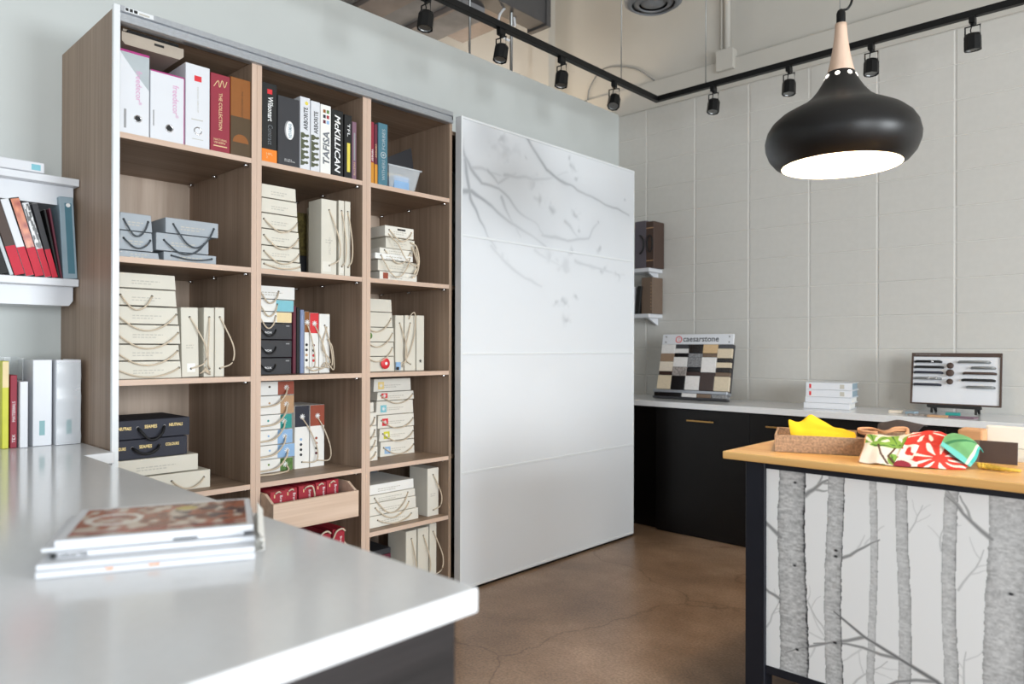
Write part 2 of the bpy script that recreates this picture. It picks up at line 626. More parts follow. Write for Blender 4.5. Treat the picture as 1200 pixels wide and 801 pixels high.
# right wall with two windows, rear wall with one
struct('wall_right', [(6.5, 6.7, -4.0, -2.05, 0, 4.6), (6.5, 6.7, 0.05, 1.85, 0, 4.6), (6.5, 6.7, 3.05, 5.4, 0, 4.6),
                      (6.5, 6.7, -2.05, 0.05, 0, 0.6), (6.5, 6.7, -2.05, 0.05, 2.6, 4.6),
                      (6.5, 6.7, 1.85, 3.05, 0, 0.95), (6.5, 6.7, 1.85, 3.05, 2.55, 4.6)], 'wall')
struct('wall_rear', [(-4.5, 1.1, -4.2, -4.0, 0, 4.6), (5.3, 6.7, -4.2, -4.0, 0, 4.6),
                     (1.1, 5.3, -4.2, -4.0, 0, 0.55), (1.1, 5.3, -4.2, -4.0, 2.85, 4.6)], 'wall')

# block wall: backing of painted mortar, one object per block
BH, BW_, BX0, NB, NR = 0.2157, 0.4365, -0.358, 11, 15
back = struct('wall_back', [(-0.75, 6.5, BY + 0.0035, BY + 0.25, 0, NR * BH)], 'mortar')
bm = bmesh.new()
box(bm, 0.005, BW_ - 0.005, 0, 0.06, 0.0022, BH - 0.0022, bev=0.0035, seg=1)
b0 = obj('block', bm, 'block', back)
b0.location = (BX0 - BW_, BY, 0)
for i in range(NB):
    for j in range(NR):
        if i == 0 and j == 0:
            continue
        c = b0.copy()
        C.objects.link(c)
        c.location = (BX0 + (i - 1) * BW_, BY + random.uniform(-0.0006, 0.0006), j * BH)
# the half block in the corner is hidden inside the partition; the wall goes on above as plaster
struct('trim_1', [(-3.2, 6.5, BY - 0.012, BY + 0.2, NR * BH, NR * BH + 0.215)], 'cream_wall', 0.003)
struct('wall_upper', [(-1.42, 6.5, BY + 0.03, BY + 0.25, NR * BH + 0.215, 4.6)], 'cream_wall')
struct('wall_next_room', [(-4.5, -1.42, BY + 0.05, BY + 0.25, 0, 4.6)], 'cream_wall')
struct('trim_2', [(-1.56, -1.36, BY - 0.06, BY + 0.05, 0, 4.6)], 'cream_wall', 0.004)

# concrete soffit with stepped boards, and a dark steel beam
soff = struct('trim_3', [(-4.5, -0.78, 1.6, 3.56, 3.66, 4.0)], 'concrete')
for k, (ya, yb, dz, mm) in enumerate([(1.6, 2.30, 0.0, 'concrete_tan'), (2.31, 2.80, 0.03, 'concrete'), (2.81, 3.02, 0.0, 'concrete_tan'),
                                     (3.03, 3.26, 0.03, 'concrete'), (3.27, 3.30, 0.0, 'concrete_tan'), (3.31, 3.56, 0.02, 'concrete')]):
    part_box('board', (-4.5, -0.78, ya, yb, 3.60 + dz, 3.66), mm, soff, 0.003)
struct('trim_4', [(-0.78, -0.62, 2.9, 4.05, 3.70, 4.25), (-0.80, -0.60, 4.03, 4.075, 3.68, 4.25)], 'steel_dark', 0.003)
struct('trim_5', [(-1.7, -0.78, 3.58, 4.2, 3.92, 4.05)], 'concrete_tan')

# ================================================================== BOOKCASE
Z = dict(A=2.087, B=1.630, C=1.175, D=0.724, E=0.410, F=0.062)
COL = [(0.919, 1.434), (1.478, 1.988), (2.035, 2.538)]
TH = 0.021
bc = thing('bookcase', 'tall wood-grain bookcase with three columns of open cubbies against the grey wall', 'bookcase')
part_box('side_panel', (WX, -0.004, 0.902, 0.919, 0, 2.535), 'lam_v_shaded', bc, 0.001)
part_box('side_panel', (WX, 0.0, 2.538, 2.556, 0, 2.50), 'lam_v_shaded', bc, 0.001)
part_box('edge_strip', (-0.004, 0.014, 0.898, 0.921, 0, 2.545), 'alu_white', bc, 0.0015, label='white aluminium edge strip')
for a, b in ((1.434, 1.456), (1.4568, 1.478), (1.988, 2.011), (2.0118, 2.035)):
    part_box('divider', (WX + 0.01, -0.002, a, b, 0, 2.49), 'lam_v_shaded', bc, 0.001)
    part_box('edge_band', (-0.002, 0.0, a, b, 0, 2.49), 'lam_edge', bc)
part_box('top_panel', (WX, -0.01, 0.919, 2.538, 2.49, 2.512), 'lam_h_shaded', bc)
for k, (a, b) in enumerate(COL):
    part_box('back_panel', (WX + 0.002, WX + 0.012, a, b, 0.04, 2.49), 'lam_back_lit', bc)
    for n in 'ABCDEF':
        if k == 1 and n == 'E':
            continue
        z = Z[n]
        if k == 0 and n == 'E':
            z = 0.30
        s = part_box('shelf', (WX + 0.012, -0.003, a + 0.0005, b - 0.0005, z - TH, z), 'lam_h_shaded', bc, 0.0008)
        part_box('edge_band', (-0.003, -0.001, a + 0.0005, b - 0.0005, z - TH, z), 'lam_edge_h', s)
        if n in 'ABCD':
            for (px, py) in ((-0.03, b - 0.006), (-0.33, b - 0.006), (-0.58, b - 0.006)):
                bm = bmesh.new()
                lathe(bm, [(0.0072, -0.012), (0.0072, 0.006)], 8, (px, py, z - TH - 0.005), 'y')
                obj('shelf_pin', bm, 'chrome', bc, True)
part_box('plinth', (-0.06, -0.04, 0.919, 2.538, 0, 0.042), 'black_lac', bc)
# header track
bm = bmesh.new()
prism(bm, [(-0.02, 2.484), (0.012, 2.484), (0.016, 2.488), (0.016, 2.502), (0.008, 2.506), (0.008, 2.520), (0.016, 2.524),
           (0.016, 2.545), (-0.02, 2.545)], 'y', 0.921, 2.548)
hd = obj('header_track', bm, 'alu', bc)
bm = bmesh.new()
box(bm, -0.018, 0.010, 2.5485, 2.552, 2.487, 2.543)
obj('track_end_cap', bm, 'black', bc)
st = part_box('sticker', (0.0155, 0.0168, 0.935, 1.035, 2.526, 2.543), 'alu_white', bc)
for a, b in ((0.937, 0.947), (0.951, 0.962), (0.966, 0.978), (0.984, 1.02)):
    part_box('printed_mark', (0.0168, 0.0172, a, b, 2.529, 2.540 if b < 1 else 2.535), 'ink' if b < 1 else 'paleink', st)
# the drawers of the middle column


def drawer(z0, x0):
    a, b = COL[1]
    d = bpy.data.objects.new('drawer', None)
    C.objects.link(d)
    d.parent = bc
    d.location = (x0, 0, z0)
    part_box('drawer_front', (-0.018, 0, a + 0.003, b - 0.088, 0.0, 0.118), 'lam_drawer', d, 0.0015)
    for y in (a + 0.003, b - 0.088 - 0.012):
        bm = bmesh.new()
        prism(bm, [(-0.018, 0.002), (-0.018, 0.118), (-0.075, 0.150), (-0.50, 0.150), (-0.50, 0.002)], 'y', y, y + 0.012)
        obj('drawer_side', bm, 'lam_drawer', d)
    part_box('drawer_base', (-0.50, -0.018, a + 0.015, b - 0.10, 0.002, 0.012), 'lam_h_shaded', d)
    part_box('drawer_back', (-0.50, -0.49, a + 0.015, b - 0.10, 0.012, 0.15), 'lam_h_shaded', d)
    return d


drawer(0.530, 0.105)
drawer(0.268, 0.03)
# the closed part of the carcass that runs on behind the sliding door
part_box('side_panel', (WX, -0.03, 4.13, 4.15, 0, 2.46), 'lam_v_shaded', bc)
part_box('top_panel', (WX, -0.03, 2.556, 4.13, 2.44, 2.46), 'lam_h_shaded', bc)
for z in (1.63, 0.72, 0.06):
    part_box('shelf', (WX + 0.01, -0.04, 2.556, 4.13, z - TH, z), 'lam_h_shaded', bc)
part_box('floor_track', (-0.01, 0.05, 2.548, 4.20, 0.0, 0.006), 'black', bc)

# ------------------------------------------------------------------ sliding door
dr = thing('sliding_door', 'tall white glass sliding door with faint branch pattern beside the bookcase', 'door', (0.06, 2.566, 0.0))
DW = 1.628
DZ = [2.522, 1.893, 1.264, 0.631, 0.015]
BR = [[(3.085, 2.508), (3.161, 2.445), (3.264, 2.362), (3.39, 2.32), (3.638, 2.282), (3.865, 2.241), (4.132, 2.207)], [(2.572, 2.4), (2.593, 2.313), (2.634, 2.26), (2.72, 2.192), (2.854, 2.182), (3.026, 2.077), (3.193, 2.02), (3.245, 1.969)], [(2.564, 2.116), (2.648, 2.128), (2.793, 2.077), (2.962, 2.003), (3.108, 1.954), (3.28, 1.893)], [(2.593, 2.293), (2.641, 2.097), (2.719, 1.983), (2.777, 1.906), (2.837, 1.849)], [(2.869, 2.131), (2.962, 2.014), (3.042, 1.936)], [(2.764, 2.272), (2.854, 2.214), (2.995, 2.292)], [(2.9, 2.264), (3.143, 2.284), (3.317, 2.325), (3.465, 2.385)], [(3.227, 1.967), (3.463, 1.958), (3.677, 2.005), (3.78, 2.117)], [(3.444, 2.074), (3.578, 1.995)], [(2.634, 2.26), (2.749, 2.27), (2.869, 2.259)], [(2.792, 1.863), (2.883, 1.787), (3.074, 1.703), (3.226, 1.657)], [(3.158, 1.867), (3.443, 1.788)], [(3.538, 1.843), (3.82, 1.805), (4.084, 1.786)]]
BRS = [0.30, 0.22, 0.24, 0.22, 0.16, 0.14, 0.12, 0.16, 0.14, 0.14, 0.13, 0.07, 0.10]
BL = [(2.901, 2.48, 0.034), (2.901, 2.405, 0.067), (3.503, 2.416, 0.028), (3.56, 2.354, 0.02), (3.484, 2.472, 0.017), (3.143, 2.273, 0.039), (3.211, 2.17, 0.034), (3.316, 2.139, 0.028), (3.54, 2.134, 0.031), (3.578, 2.037, 0.022), (3.78, 2.117, 0.013), (3.8, 1.944, 0.022), (4.087, 2.312, 0.011), (3.077, 2.406, 0.013), (2.883, 1.798, 0.036), (3.443, 1.8, 0.042), (3.297, 1.846, 0.049), (3.5, 1.888, 0.03), (3.82, 1.799, 0.03), (3.994, 1.792, 0.03), (3.442, 1.587, 0.03), (3.537, 1.615, 0.024), (3.441, 1.469, 0.03), (3.359, 1.583, 0.024)]
WHITE = np.array(rgb(226, 229, 233)[:3])
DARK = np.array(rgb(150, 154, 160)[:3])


def door_print_haze(z0, z1):
    def col(U, V):
        Y, Zz = 2.566 + 0.012 + U * (DW - 0.024), z0 + V * (z1 - z0)
        yy = Y + 0.018 * (vnoise(Y, Zz, 14, 3) - 0.5)
        zz = Zz + 0.018 * (vnoise(Y, Zz, 14, 4) - 0.5)
        k = np.zeros(U.shape)
        for pts, s in zip(BR, BRS):
            d, t = seg_dist(yy, zz, pts)
            wd = 0.007 + 0.005 * (1 - t)
            k = np.maximum(k, s * (1.9 - 1.1 * t) * (0.5 + vnoise(Y, Zz, 6, 15)) * np.exp(-(d / wd) ** 2))
            k += 0.18 * s * np.exp(-(d / 0.05) ** 2)
        for (by, bz, br) in BL:
            wx, wz = 1.6 * br * (vnoise(Y, Zz, 22, 9) - 0.5), 1.6 * br * (vnoise(Y, Zz, 22, 10) - 0.5)
            sl = ((by * 37) % 1 - 0.5) * 1.4
            r = np.hypot((Y - by + wx) + sl * (Zz - bz), (Zz - bz + wz) * 1.25)
            a = br * (0.45 + 1.0 * vnoise(Y, Zz, 40, 11))
            k = np.maximum(k, (0.30 if br < 0.035 else 0.17) * np.exp(-(r / a) ** 2))
        k = k * 1.35 + (0.10 + 0.40 * np.clip(vnoise(Y, Zz, 4, 12) - 0.40, 0, 1)) * np.clip((Zz - 1.7) / 0.7, 0, 1)  # also paints a grey haze that darkens the door towards its top
        k = np.clip(k, 0, 0.8)[:, None]
        return WHITE * (1 - k) + DARK * k
    return col


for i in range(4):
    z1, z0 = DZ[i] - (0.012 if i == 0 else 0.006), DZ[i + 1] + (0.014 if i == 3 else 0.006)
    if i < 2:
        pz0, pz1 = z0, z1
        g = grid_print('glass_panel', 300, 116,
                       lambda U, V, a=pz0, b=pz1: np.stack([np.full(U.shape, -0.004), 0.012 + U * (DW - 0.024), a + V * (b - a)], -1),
                       door_print_haze(z0, z1), 'print_door', dr)
        g['label'] = 'white glass panel with grey branch print and painted haze'
        part_box('panel_backing', (-0.030, -0.0048, 0.012, DW - 0.012, z0, z1), 'white', dr)
    else:
        part_box('glass_panel', (-0.030, -0.004, 0.012, DW - 0.012, z0, z1), 'doorglass', dr)
for y in (0, DW - 0.012):
    part_box('stile', (-0.045, 0, y, y + 0.012, 0.015, 2.522), 'alu_white' if y else 'alu_side', dr, 0.0015)
part_box('stile_face', (-0.002, 0.0008, 0.0, 0.012, 0.015, 2.522), 'alu_white', dr)
for z, h in ((2.510, 0.012), (1.887, 0.012), (1.258, 0.012), (0.625, 0.012), (0.015, 0.014)):
    part_box('rail', (-0.035, 0.0005, 0.012, DW - 0.012, z, z + h), 'alu_white', dr, 0.001)
part_box('guide_foot', (-0.03, -0.01, 0.10, 0.16, 0.006, 0.015), 'black', dr)
part_box('guide_foot', (-0.03, -0.01, 1.46, 1.52, 0.006, 0.015), 'black', dr)

# ================================================================== SHELF CONTENTS


def sag(y1, z1, y2, z2, s, x0=0.001, x1=0.012, n=14):
    out = []
    for i in range(n + 1):
        t = i / n
        bulge = 4 * t * (1 - t)
        out.append((x0 + x1 * min(1, bulge * 2.2), y1 + (y2 - y1) * t, z1 + (z2 - z1) * t - s * bulge))
    return out


def cord_on(parent, pts, m='cord', r=0.0032):
    bm = bmesh.new()
    tube(bm, pts, r, 6)
    return obj('cord', bm, m, parent, True)


def hole_on(parent, y, z, m='ink', r=0.0045):
    bm = bmesh.new()
    disc(bm, (0.0006, y, z), r, 'x', 10, 0.0006)
    return obj('eyelet', bm, m, parent)


def printed(parent, y0, z0, wd, n=2, m='paleink', hgt=0.004, gap=0.010):
    """rows of tiny illegible print"""
    bm = bmesh.new()
    for i in range(n):
        y = y0
        zz = z0 - i * gap
        while y < y0 + wd * (1 - 0.3 * (i % 2)):
            l = random.uniform(0.006, 0.016)
            box(bm, 0.0, 0.0006, y, min(y + l, y0 + wd), zz, zz + hgt)
            y += l + 0.004
    return obj('small_print', bm, m, parent, kind='stuff')


def sbox(x, y0, y1, z0, z1, label, m='cream', depth=0.28, tap=0.005, cord='sag', cm='cord', s=0.05, off=(0, 0),
         bands=(), group=None, prt=True, cat='box', rz=0.0, name='sample_box', drop=9.0):
    if any(abs(z0 - z) < 1e-6 for z in Z.values()):
        drop = 0.0
    yc = (y0 + y1) / 2
    hw, h = (y1 - y0) / 2 - 0.0006, z1 - z0 - 0.0012
    t = thing(name, label, cat, (x, yc, z0 + 0.0004), (0, 0, rz), group)
    part_box('body', (-depth, 0, -hw, hw, 0, h), m, t, 0.0015, tap=tap)
    for bn, (a, b, c, d, bmn) in enumerate(bands):
        plate('coloured_band' if (d - c) > 0.5 * h else 'label_patch', bmn, t, -hw + a, -hw + b, c, min(d, h - 0.001))
    if prt:
        printed(t, -hw * 0.45, h * 0.45, hw * 0.9, 2)
    if cord == 'sag':
        a, b = -hw * 0.72 + off[0], hw * 0.82 + off[1]
        zz = h * 0.6
        hole_on(t, a, zz)
        hole_on(t, b, zz)
        cord_on(t, sag(a, zz, b, zz, min(s, zz - 0.006 + drop)), cm)
    elif cord == 'vert':
        hole_on(t, 0, h * 0.86)
        hole_on(t, 0.002, h * 0.12)
        cord_on(t, curve_pts([(0.001, 0, h * 0.86), (0.012, s * 0.4, h * 0.7), (0.022, s, h * 0.42), (0.018, s * 0.9, h * 0.2), (0.001, 0.002, h * 0.12)]), cm)
    return t


ORD = ['top', 'second', 'third', 'fourth', 'fifth', 'bottom']

# ---- left column, top cubby -------------------------------------------------


def binder(x, y0, y1, z0, h, label, m, depth=0.26, cat='binder', name='binder', ring=None, group=None):
    t = thing(name, label, cat, (x, (y0 + y1) / 2, z0 + 0.0005), (0, 0, 0), group)
    hw = (y1 - y0) / 2 - 0.0006
    bm = bmesh.new()
    e = min(0.004, hw * 0.3)
    box(bm, -0.005, 0, -hw, hw, 0, h, 0.0015)
    box(bm, -depth, -0.0045, -hw, -hw + e, 0, h)
    box(bm, -depth, -0.0045, hw - e, hw, 0, h)
    obj('cover', bm, m, t)
    part_box('pages', (-depth + 0.008, -0.006, -hw + e, hw - e, 0.006, h - 0.010), 'paper', t)
    if ring:
        yy, zz, rr, rm = ring
        bm = bmesh.new()
        lathe(bm, [(rr, -0.001), (rr, 0.0025), (rr * 0.78, 0.003), (rr * 0.72, 0.0)], 20, (0, yy, zz), 'x', cap=False)
        rg = obj('finger_ring', bm, 'chrome', t, True)
        bm = bmesh.new()
        disc(bm, (0.0005, yy, zz), rr * 0.72, 'x', 16, 0.0006)
        obj('finger_hole', bm, rm, rg)
    return t


BINS = 'binders in the top cubbies'
t = binder(-0.01, 0.924, 1.031, Z['A'], 0.308, 'white binder with grey swoosh and pink lettering, leftmost in top left cubby', 'white', ring=(0.012, 0.062, 0.014, 'ink'), group=BINS)
bm = bmesh.new()
prism(bm, [(-0.05, 0.300), (0.052, 0.300), (0.052, 0.175), (0.0, 0.235)], 'x', -0.0005, 0.0008)
obj('grey_swoosh', bm, 'holder', t)
part_box('top_edge', (-0.255, 0.0012, -0.0525, 0.0525, 0.301, 0.309), 'magenta', t)
text('freedecor*', 'pinkprint', t, 'down', (0.0012, 0.016, 0.178), 0.125, 0.022)
plate('barcode', 'greyink', t, -0.036, -0.028, 0.02, 0.09)
t = binder(-0.01, 1.034, 1.162, Z['A'], 0.262, 'white binder with magenta edges and pink lettering, second from left in top left cubby', 'white', ring=(0.006, 0.052, 0.015, 'ink'), group=BINS)
part_box('top_edge', (-0.255, 0.0012, -0.0625, 0.0625, 0.257, 0.262), 'magenta', t)
part_box('side_edge', (-0.01, 0.0012, 0.0602, 0.0632, 0.0, 0.262), 'magenta', t)
text('freedecor*', 'pinkprint', t, 'down', (0.0012, 0.030, 0.160), 0.125, 0.024)
plate('barcode', 'greyink', t, -0.054, -0.050, 0.05, 0.11)
t = binder(-0.01, 1.165, 1.261, Z['A'], 0.327, 'tall white binder with small red square near the top of its spine', 'white', ring=(0.0, 0.066, 0.016, 'white'), group=BINS)
plate('red_square', 'redprint', t, -0.014, 0.014, 0.262, 0.284)
text('DESIGN GROUP', 'paleink', t, 'down', (0.0008, 0.0, 0.19), 0.10, 0.006)
plate('printed_line', 'paleink', t, -0.025, 0.020, 0.108, 0.111)
plate('printed_line', 'paleink', t, -0.022, 0.022, 0.032, 0.034)
t = binder(-0.01, 1.264, 1.345, Z['A'], 0.316, 'dark red binder with cream lettering down the spine', 'redbinder', group=BINS)
bm = bmesh.new()
tube(bm, curve_pts([(0.001, -0.028, 0.262), (0.001, -0.01, 0.288), (0.001, -0.004, 0.262), (0.001, 0.006, 0.292), (0.001, 0.016, 0.266), (0.001, 0.026, 0.292)], 30), 0.0018, 4)
obj('script_mark', bm, 'goldtext', t)
text('THE COLLECTION', 'goldtext', t, 'down', (0.0008, 0.0, 0.165), 0.15, 0.014, bold=0.01)
text('NATURAL\nVENEERS', 'goldtext', t, 'flat', (0.0008, 0.0, 0.044), 0.055, 0.02)
plate('printed_line', 'goldtext', t, -0.028, 0.028, 0.022, 0.026)
t = binder(-0.01, 1.347, 1.433, Z['A'], 0.322, 'chestnut brown binder with darker olive lower half beside red binder', 'brown', group=BINS)
plate('lower_panel', 'brown_dk', t, -0.0424, 0.0424, 0.001, 0.162)
text('THE GRAIN COLLECTION', 'brown_dk', t, 'down', (0.0012, 0.006, 0.205), 0.13, 0.006)
bm = bmesh.new()
lathe(bm, [(0.034, 0.0), (0.034, 0.0008)], 24, (0.0006, 0, 0.056), 'x')
bmesh.ops.bisect_plane(bm, geom=bm.verts[:] + bm.edges[:] + bm.faces[:], plane_co=(0, 0, 0.056), plane_no=(0, 0, 1), clear_inner=True)
obj('half_disc_mark', bm, 'brown', t)

t = thing('control_box', 'flat taupe metal box fixed under the top of the left column', 'box', (-0.03, 0.94, 2.424))
bm = bmesh.new()
prism(bm, [(0.0, 0.012), (0.012, 0.0), (0.21, 0.0), (0.225, 0.014), (0.225, 0.045), (0.0, 0.045)], 'x', -0.26, 0)
obj('casing', bm, 'taupe', t)
part_box('slot', (-0.2, 0.001, 0.02, 0.205, 0.0455, 0.056), 'black', t)
part_box('latch', (0.0, 0.003, 0.115, 0.150, 0.026, 0.034), 'ink', t)
part_box('mounting_plate', (-0.24, -0.02, 0.01, 0.21, 0.056, 0.065), 'taupe', t)

# ---- middle column, top cubby ------------------------------------------------
t = binder(-0.01, 1.483, 1.553, Z['A'], 0.338, 'black binder with red square, white lettering and orange foot band', 'ink', group=BINS)
plate('foot_band', 'orange', t, -0.0345, 0.0345, 0.001, 0.055)
plate('red_square', 'redprint', t, -0.010, 0.012, 0.292, 0.312)
text('Wilsonart', 'whiteink', t, 'down', (0.0008, 0.004, 0.228), 0.105, 0.024, bold=0.012)
text('Contract', 'grey', t, 'down', (0.0008, 0.004, 0.118), 0.085, 0.022)
text('HPL\n2', 'goldtext', t, 'flat', (0.0014, 0.0, 0.028), 0.03, 0.024)
t = binder(-0.01, 1.557, 1.660, Z['A'], 0.300, 'wide charcoal binder with white oval badge in top middle cubby', 'charcoal', group=BINS)
bm = bmesh.new()
lathe(bm, [(0.019, -0.0005), (0.019, 0.0012)], 28, (0, 0, 0), 'x')
bmesh.ops.scale(bm, vec=(1, 1, 2.1), verts=bm.verts)
bmesh.ops.translate(bm, vec=(0, -0.001, 0.158), verts=bm.verts)
obj('badge_shadow', bm, 'greyink', t)
bm = bmesh.new()
lathe(bm, [(0.019, -0.0005), (0.019, 0.0012)], 28, (0, 0, 0), 'x')
bmesh.ops.scale(bm, vec=(1, 1, 2.1), verts=bm.verts)
bmesh.ops.translate(bm, vec=(0.0012, 0.005, 0.156), verts=bm.verts)
ov = obj('oval_badge', bm, 'whiteink', t)
text('NEVAMAR', 'slate', ov, 'up', (0.0028, 0.005, 0.156), 0.064, 0.017, bold=0.015)
text('2012-2014\nCOLLECTION', 'whiteink', t, 'flat', (0.0008, 0.004, 0.025), 0.05, 0.012)
for k, (a, b, hh) in enumerate(((1.664, 1.714, 0.322), (1.717, 1.764, 0.316))):
    t = binder(-0.01, a, b, Z['A'], hh, ('white binder with leaf print and yellow dot beside the charcoal binder', 'white binder with leaf print, no dot, left of the coloured-square binder')[k], 'white', group=BINS)
    if k == 0:
        bm = bmesh.new()
        disc(bm, (0.0006, 0.006, hh - 0.026), 0.008, 'x', 14, 0.0006)
        obj('yellow_dot', bm, 'yellow_p', t)
    text('ARBORITE', 'ink', t, 'up', (0.0008, 0.002, hh - 0.095), 0.10, 0.021, bold=0.015)
    for q in range(6):
        bm = bmesh.new()
        zc, sd = 0.150 - q * 0.024, (-1) ** q
        pts = [(-0.022, zc + 0.012), (-0.010, zc + 0.010 + 0.004 * sd), (0.002, zc + 0.006), (0.013 + 0.003 * sd, zc + 0.009), (0.018 + 0.002 * sd, zc + 0.001),
               (0.010, zc - 0.004), (-0.002, zc - 0.003), (-0.008, zc - 0.010), (-0.022, zc - 0.013)]
        prism(bm, pts, 'x', -0.0004, 0.0008 + q * 0.0001)
        obj('leaf_print', bm, 'olive_img', t)
t = binder(-0.01, 1.766, 1.821, Z['A'], 0.313, 'white binder with six coloured squares and grey lettering', 'whitebox', group=BINS)
text('TAFISA', 'grey', t, 'up', (0.0008, 0.002, 0.118), 0.150, 0.034, shear=0.15, bold=0.03)
for q, mm in enumerate(('brown', 'green', 'navy', 'red', 'maroon', 'sky')):
    y, zz = (-0.014 if q % 2 == 0 else 0.004), 0.276 - (q // 2) * 0.024
    plate('coloured_square', mm, t, y, y + 0.013, zz, zz + 0.015)
t = binder(-0.01, 1.823, 1.887, Z['A'], 0.304, 'black binder with bold white italic lettering down the spine', 'ink', group=BINS)
text('McKILLICAN', 'whiteink', t, 'down', (0.0008, 0.0, 0.148), 0.265, 0.030, shear=0.22, bold=0.02)
t = binder(-0.01, 1.893, 1.934, Z['A'], 0.296, 'slim black catalogue with yellow stripe on spine', 'ink', cat='catalogue', name='catalogue', depth=0.24)
plate('yellow_stripe', 'yellow_p', t, -0.006, 0.010, 0.03, 0.165)
text('TFL', 'whiteink', t, 'down', (0.0008, 0.002, 0.225), 0.06, 0.014)
t = binder(-0.01, 1.936, 1.960, Z['A'], 0.272, 'thin mauve catalogue at the right end of top middle cubby', 'plum', cat='catalogue', name='catalogue', depth=0.24)
plate('pale_stripe', 'greyink', t, -0.004, 0.004, 0.09, 0.22)
text('PALETTE', 'goldtext', t, 'down', (0.0008, 0.0, 0.05), 0.06, 0.008)

# ---- right column, top cubby -------------------------------------------------
t = binder(-0.01, 2.041, 2.060, Z['A'], 0.296, 'slim red catalogue with ochre foot at left of top right cubby', 'redbinder', cat='catalogue', name='catalogue', depth=0.24)
plate('ochre_foot', 'ochre', t, -0.0085, 0.0085, 0.001, 0.10)
text('veneer', 'whiteink', t, 'down', (0.0008, 0.0, 0.135), 0.06, 0.010)
t = binder(-0.01, 2.062, 2.081, Z['A'], 0.290, 'slim dark red catalogue between ochre-footed catalogue and teal book', 'maroon', cat='catalogue', name='catalogue', depth=0.24)
plate('ochre_foot', 'ochre', t, -0.0085, 0.0085, 0.001, 0.095)
text('veneer', 'goldtext', t, 'down', (0.0008, 0.0, 0.16), 0.07, 0.008)
t = binder(-0.01, 2.085, 2.141, Z['A'], 0.302, 'slate teal hardcover book with pale lettering and round emblem', 'tealbook', cat='book', name='book')
text('WITHERS', 'holder', t, 'up', (0.0008, 0.003, 0.075), 0.10, 0.018)
text('FORBES', 'holder', t, 'up', (0.0008, 0.003, 0.225), 0.10, 0.018)
bm = bmesh.new()
lathe(bm, [(0.016, 0.0), (0.016, 0.001), (0.012, 0.001), (0.012, 0.0)], 20, (0, 0.002, 0.148), 'x', cap=False)
obj('round_emblem', bm, 'holder', t)
bm = bmesh.new()
disc(bm, (0.0004, 0.002, 0.148), 0.006, 'x', 12, 0.0006)
obj('emblem_centre', bm, 'holder', t)

t = thing('storage_bin', 'clear plastic bin with a pale box inside, in top right cubby', 'bin', (-0.02, 2.26, Z['A']))
bm = bmesh.new()
a0, a1, hh = (0.078, 0.09), (0.102, 0.13), 0.118
def ring_at(hx, hy, z):
    return [bm.verts.new(p) for p in ((-0.13 - hx, -hy, z), (-0.13 + hx, -hy, z), (-0.13 + hx, hy, z), (-0.13 - hx, hy, z))]
r0, r1, r2, r3 = ring_at(0.10, 0.078, 0), ring_at(0.125, 0.1, hh), ring_at(0.122, 0.097, hh), ring_at(0.097, 0.075, 0.003)
for p, q in ((r0, r1), (r1, r2), (r2, r3)):
    for k in range(4):
        bm.faces.new((p[k], p[(k + 1) % 4], q[(k + 1) % 4], q[k]))
bm.faces.new(r0[::-1])
bm.faces.new(r3)
obj('tub', bm, 'clear', t)
bm = bmesh.new()
for s in (-1, 1):
    box(bm, -0.26 if s < 0 else -0.006, -0.252 if s < 0 else 0.0, -0.106, 0.106, hh - 0.008, hh)
    box(bm, -0.26, 0, 0.100 * s - 0.005, 0.100 * s + 0.005, hh - 0.008, hh)
obj('rim', bm, 'clear', t)
tag(part_box('small_box', (-0.20, -0.04, 2.205, 2.30, Z['A'] + 0.004, Z['A'] + 0.075), 'sky', None, 0.002), 'small pale blue box inside the clear plastic bin', 'box')
bm = bmesh.new()
prism(bm, [(2.25, Z['A'] + 0.001), (2.530, Z['A'] + 0.001), (2.530, 2.31), (2.515, 2.405), (2.26, 2.275)], 'x', -0.305, -0.295)
tag(obj('sample_board', bm, 'charcoal', None), 'dark sample board standing behind the clear plastic bin', 'board')
bm = bmesh.new()
tube(bm, curve_pts([(-0.24, 2.20, 2.155), (-0.20, 2.24, 2.195), (-0.16, 2.29, 2.19), (-0.12, 2.31, 2.18)], 12), 0.012, 7)
tag(obj('paper_roll', bm, 'sand', None, True), 'crumpled tan paper on top of the clear plastic bin', 'paper')

# ---- left column, second cubby: grey boxes ------------------------------------
G = 'grey sample boxes in the left column'
gl = 'left stack, second cubby of left column'
sbox(-0.01, 0.925, 1.044, 1.730, 1.795, 'blue-grey corded sample box, top of ' + gl, 'greybox', cm='cord_dk', s=0.06, group=G, off=(0, -0.005))
sbox(-0.01, 0.925, 1.047, 1.657, 1.728, 'blue-grey corded sample box, middle of ' + gl, 'greybox', cm='cord_dk', s=0.035, group=G)
sbox(-0.01, 0.925, 1.070, Z['B'], 1.655, 'blue-grey sample box, bottom of ' + gl, 'greybox', cord=None, group=G)
gr = 'right stack, second cubby of left column'
sbox(-0.01, 1.091, 1.298, 1.737, 1.797, 'blue-grey corded sample box, top of ' + gr, 'greybox', cm='cord_dk', s=0.085, group=G, tap=0)
sbox(-0.01, 1.057, 1.259, 1.667, 1.735, 'blue-grey corded sample box, middle of ' + gr, 'greybox', cm='cord_dk', s=0.05, group=G, tap=0)
sbox(-0.01, 1.085, 1.290, Z['B'], 1.665, 'blue-grey corded sample box, bottom of ' + gr, 'greybox', cm='cord_dk', s=0.012, group=G, tap=0)

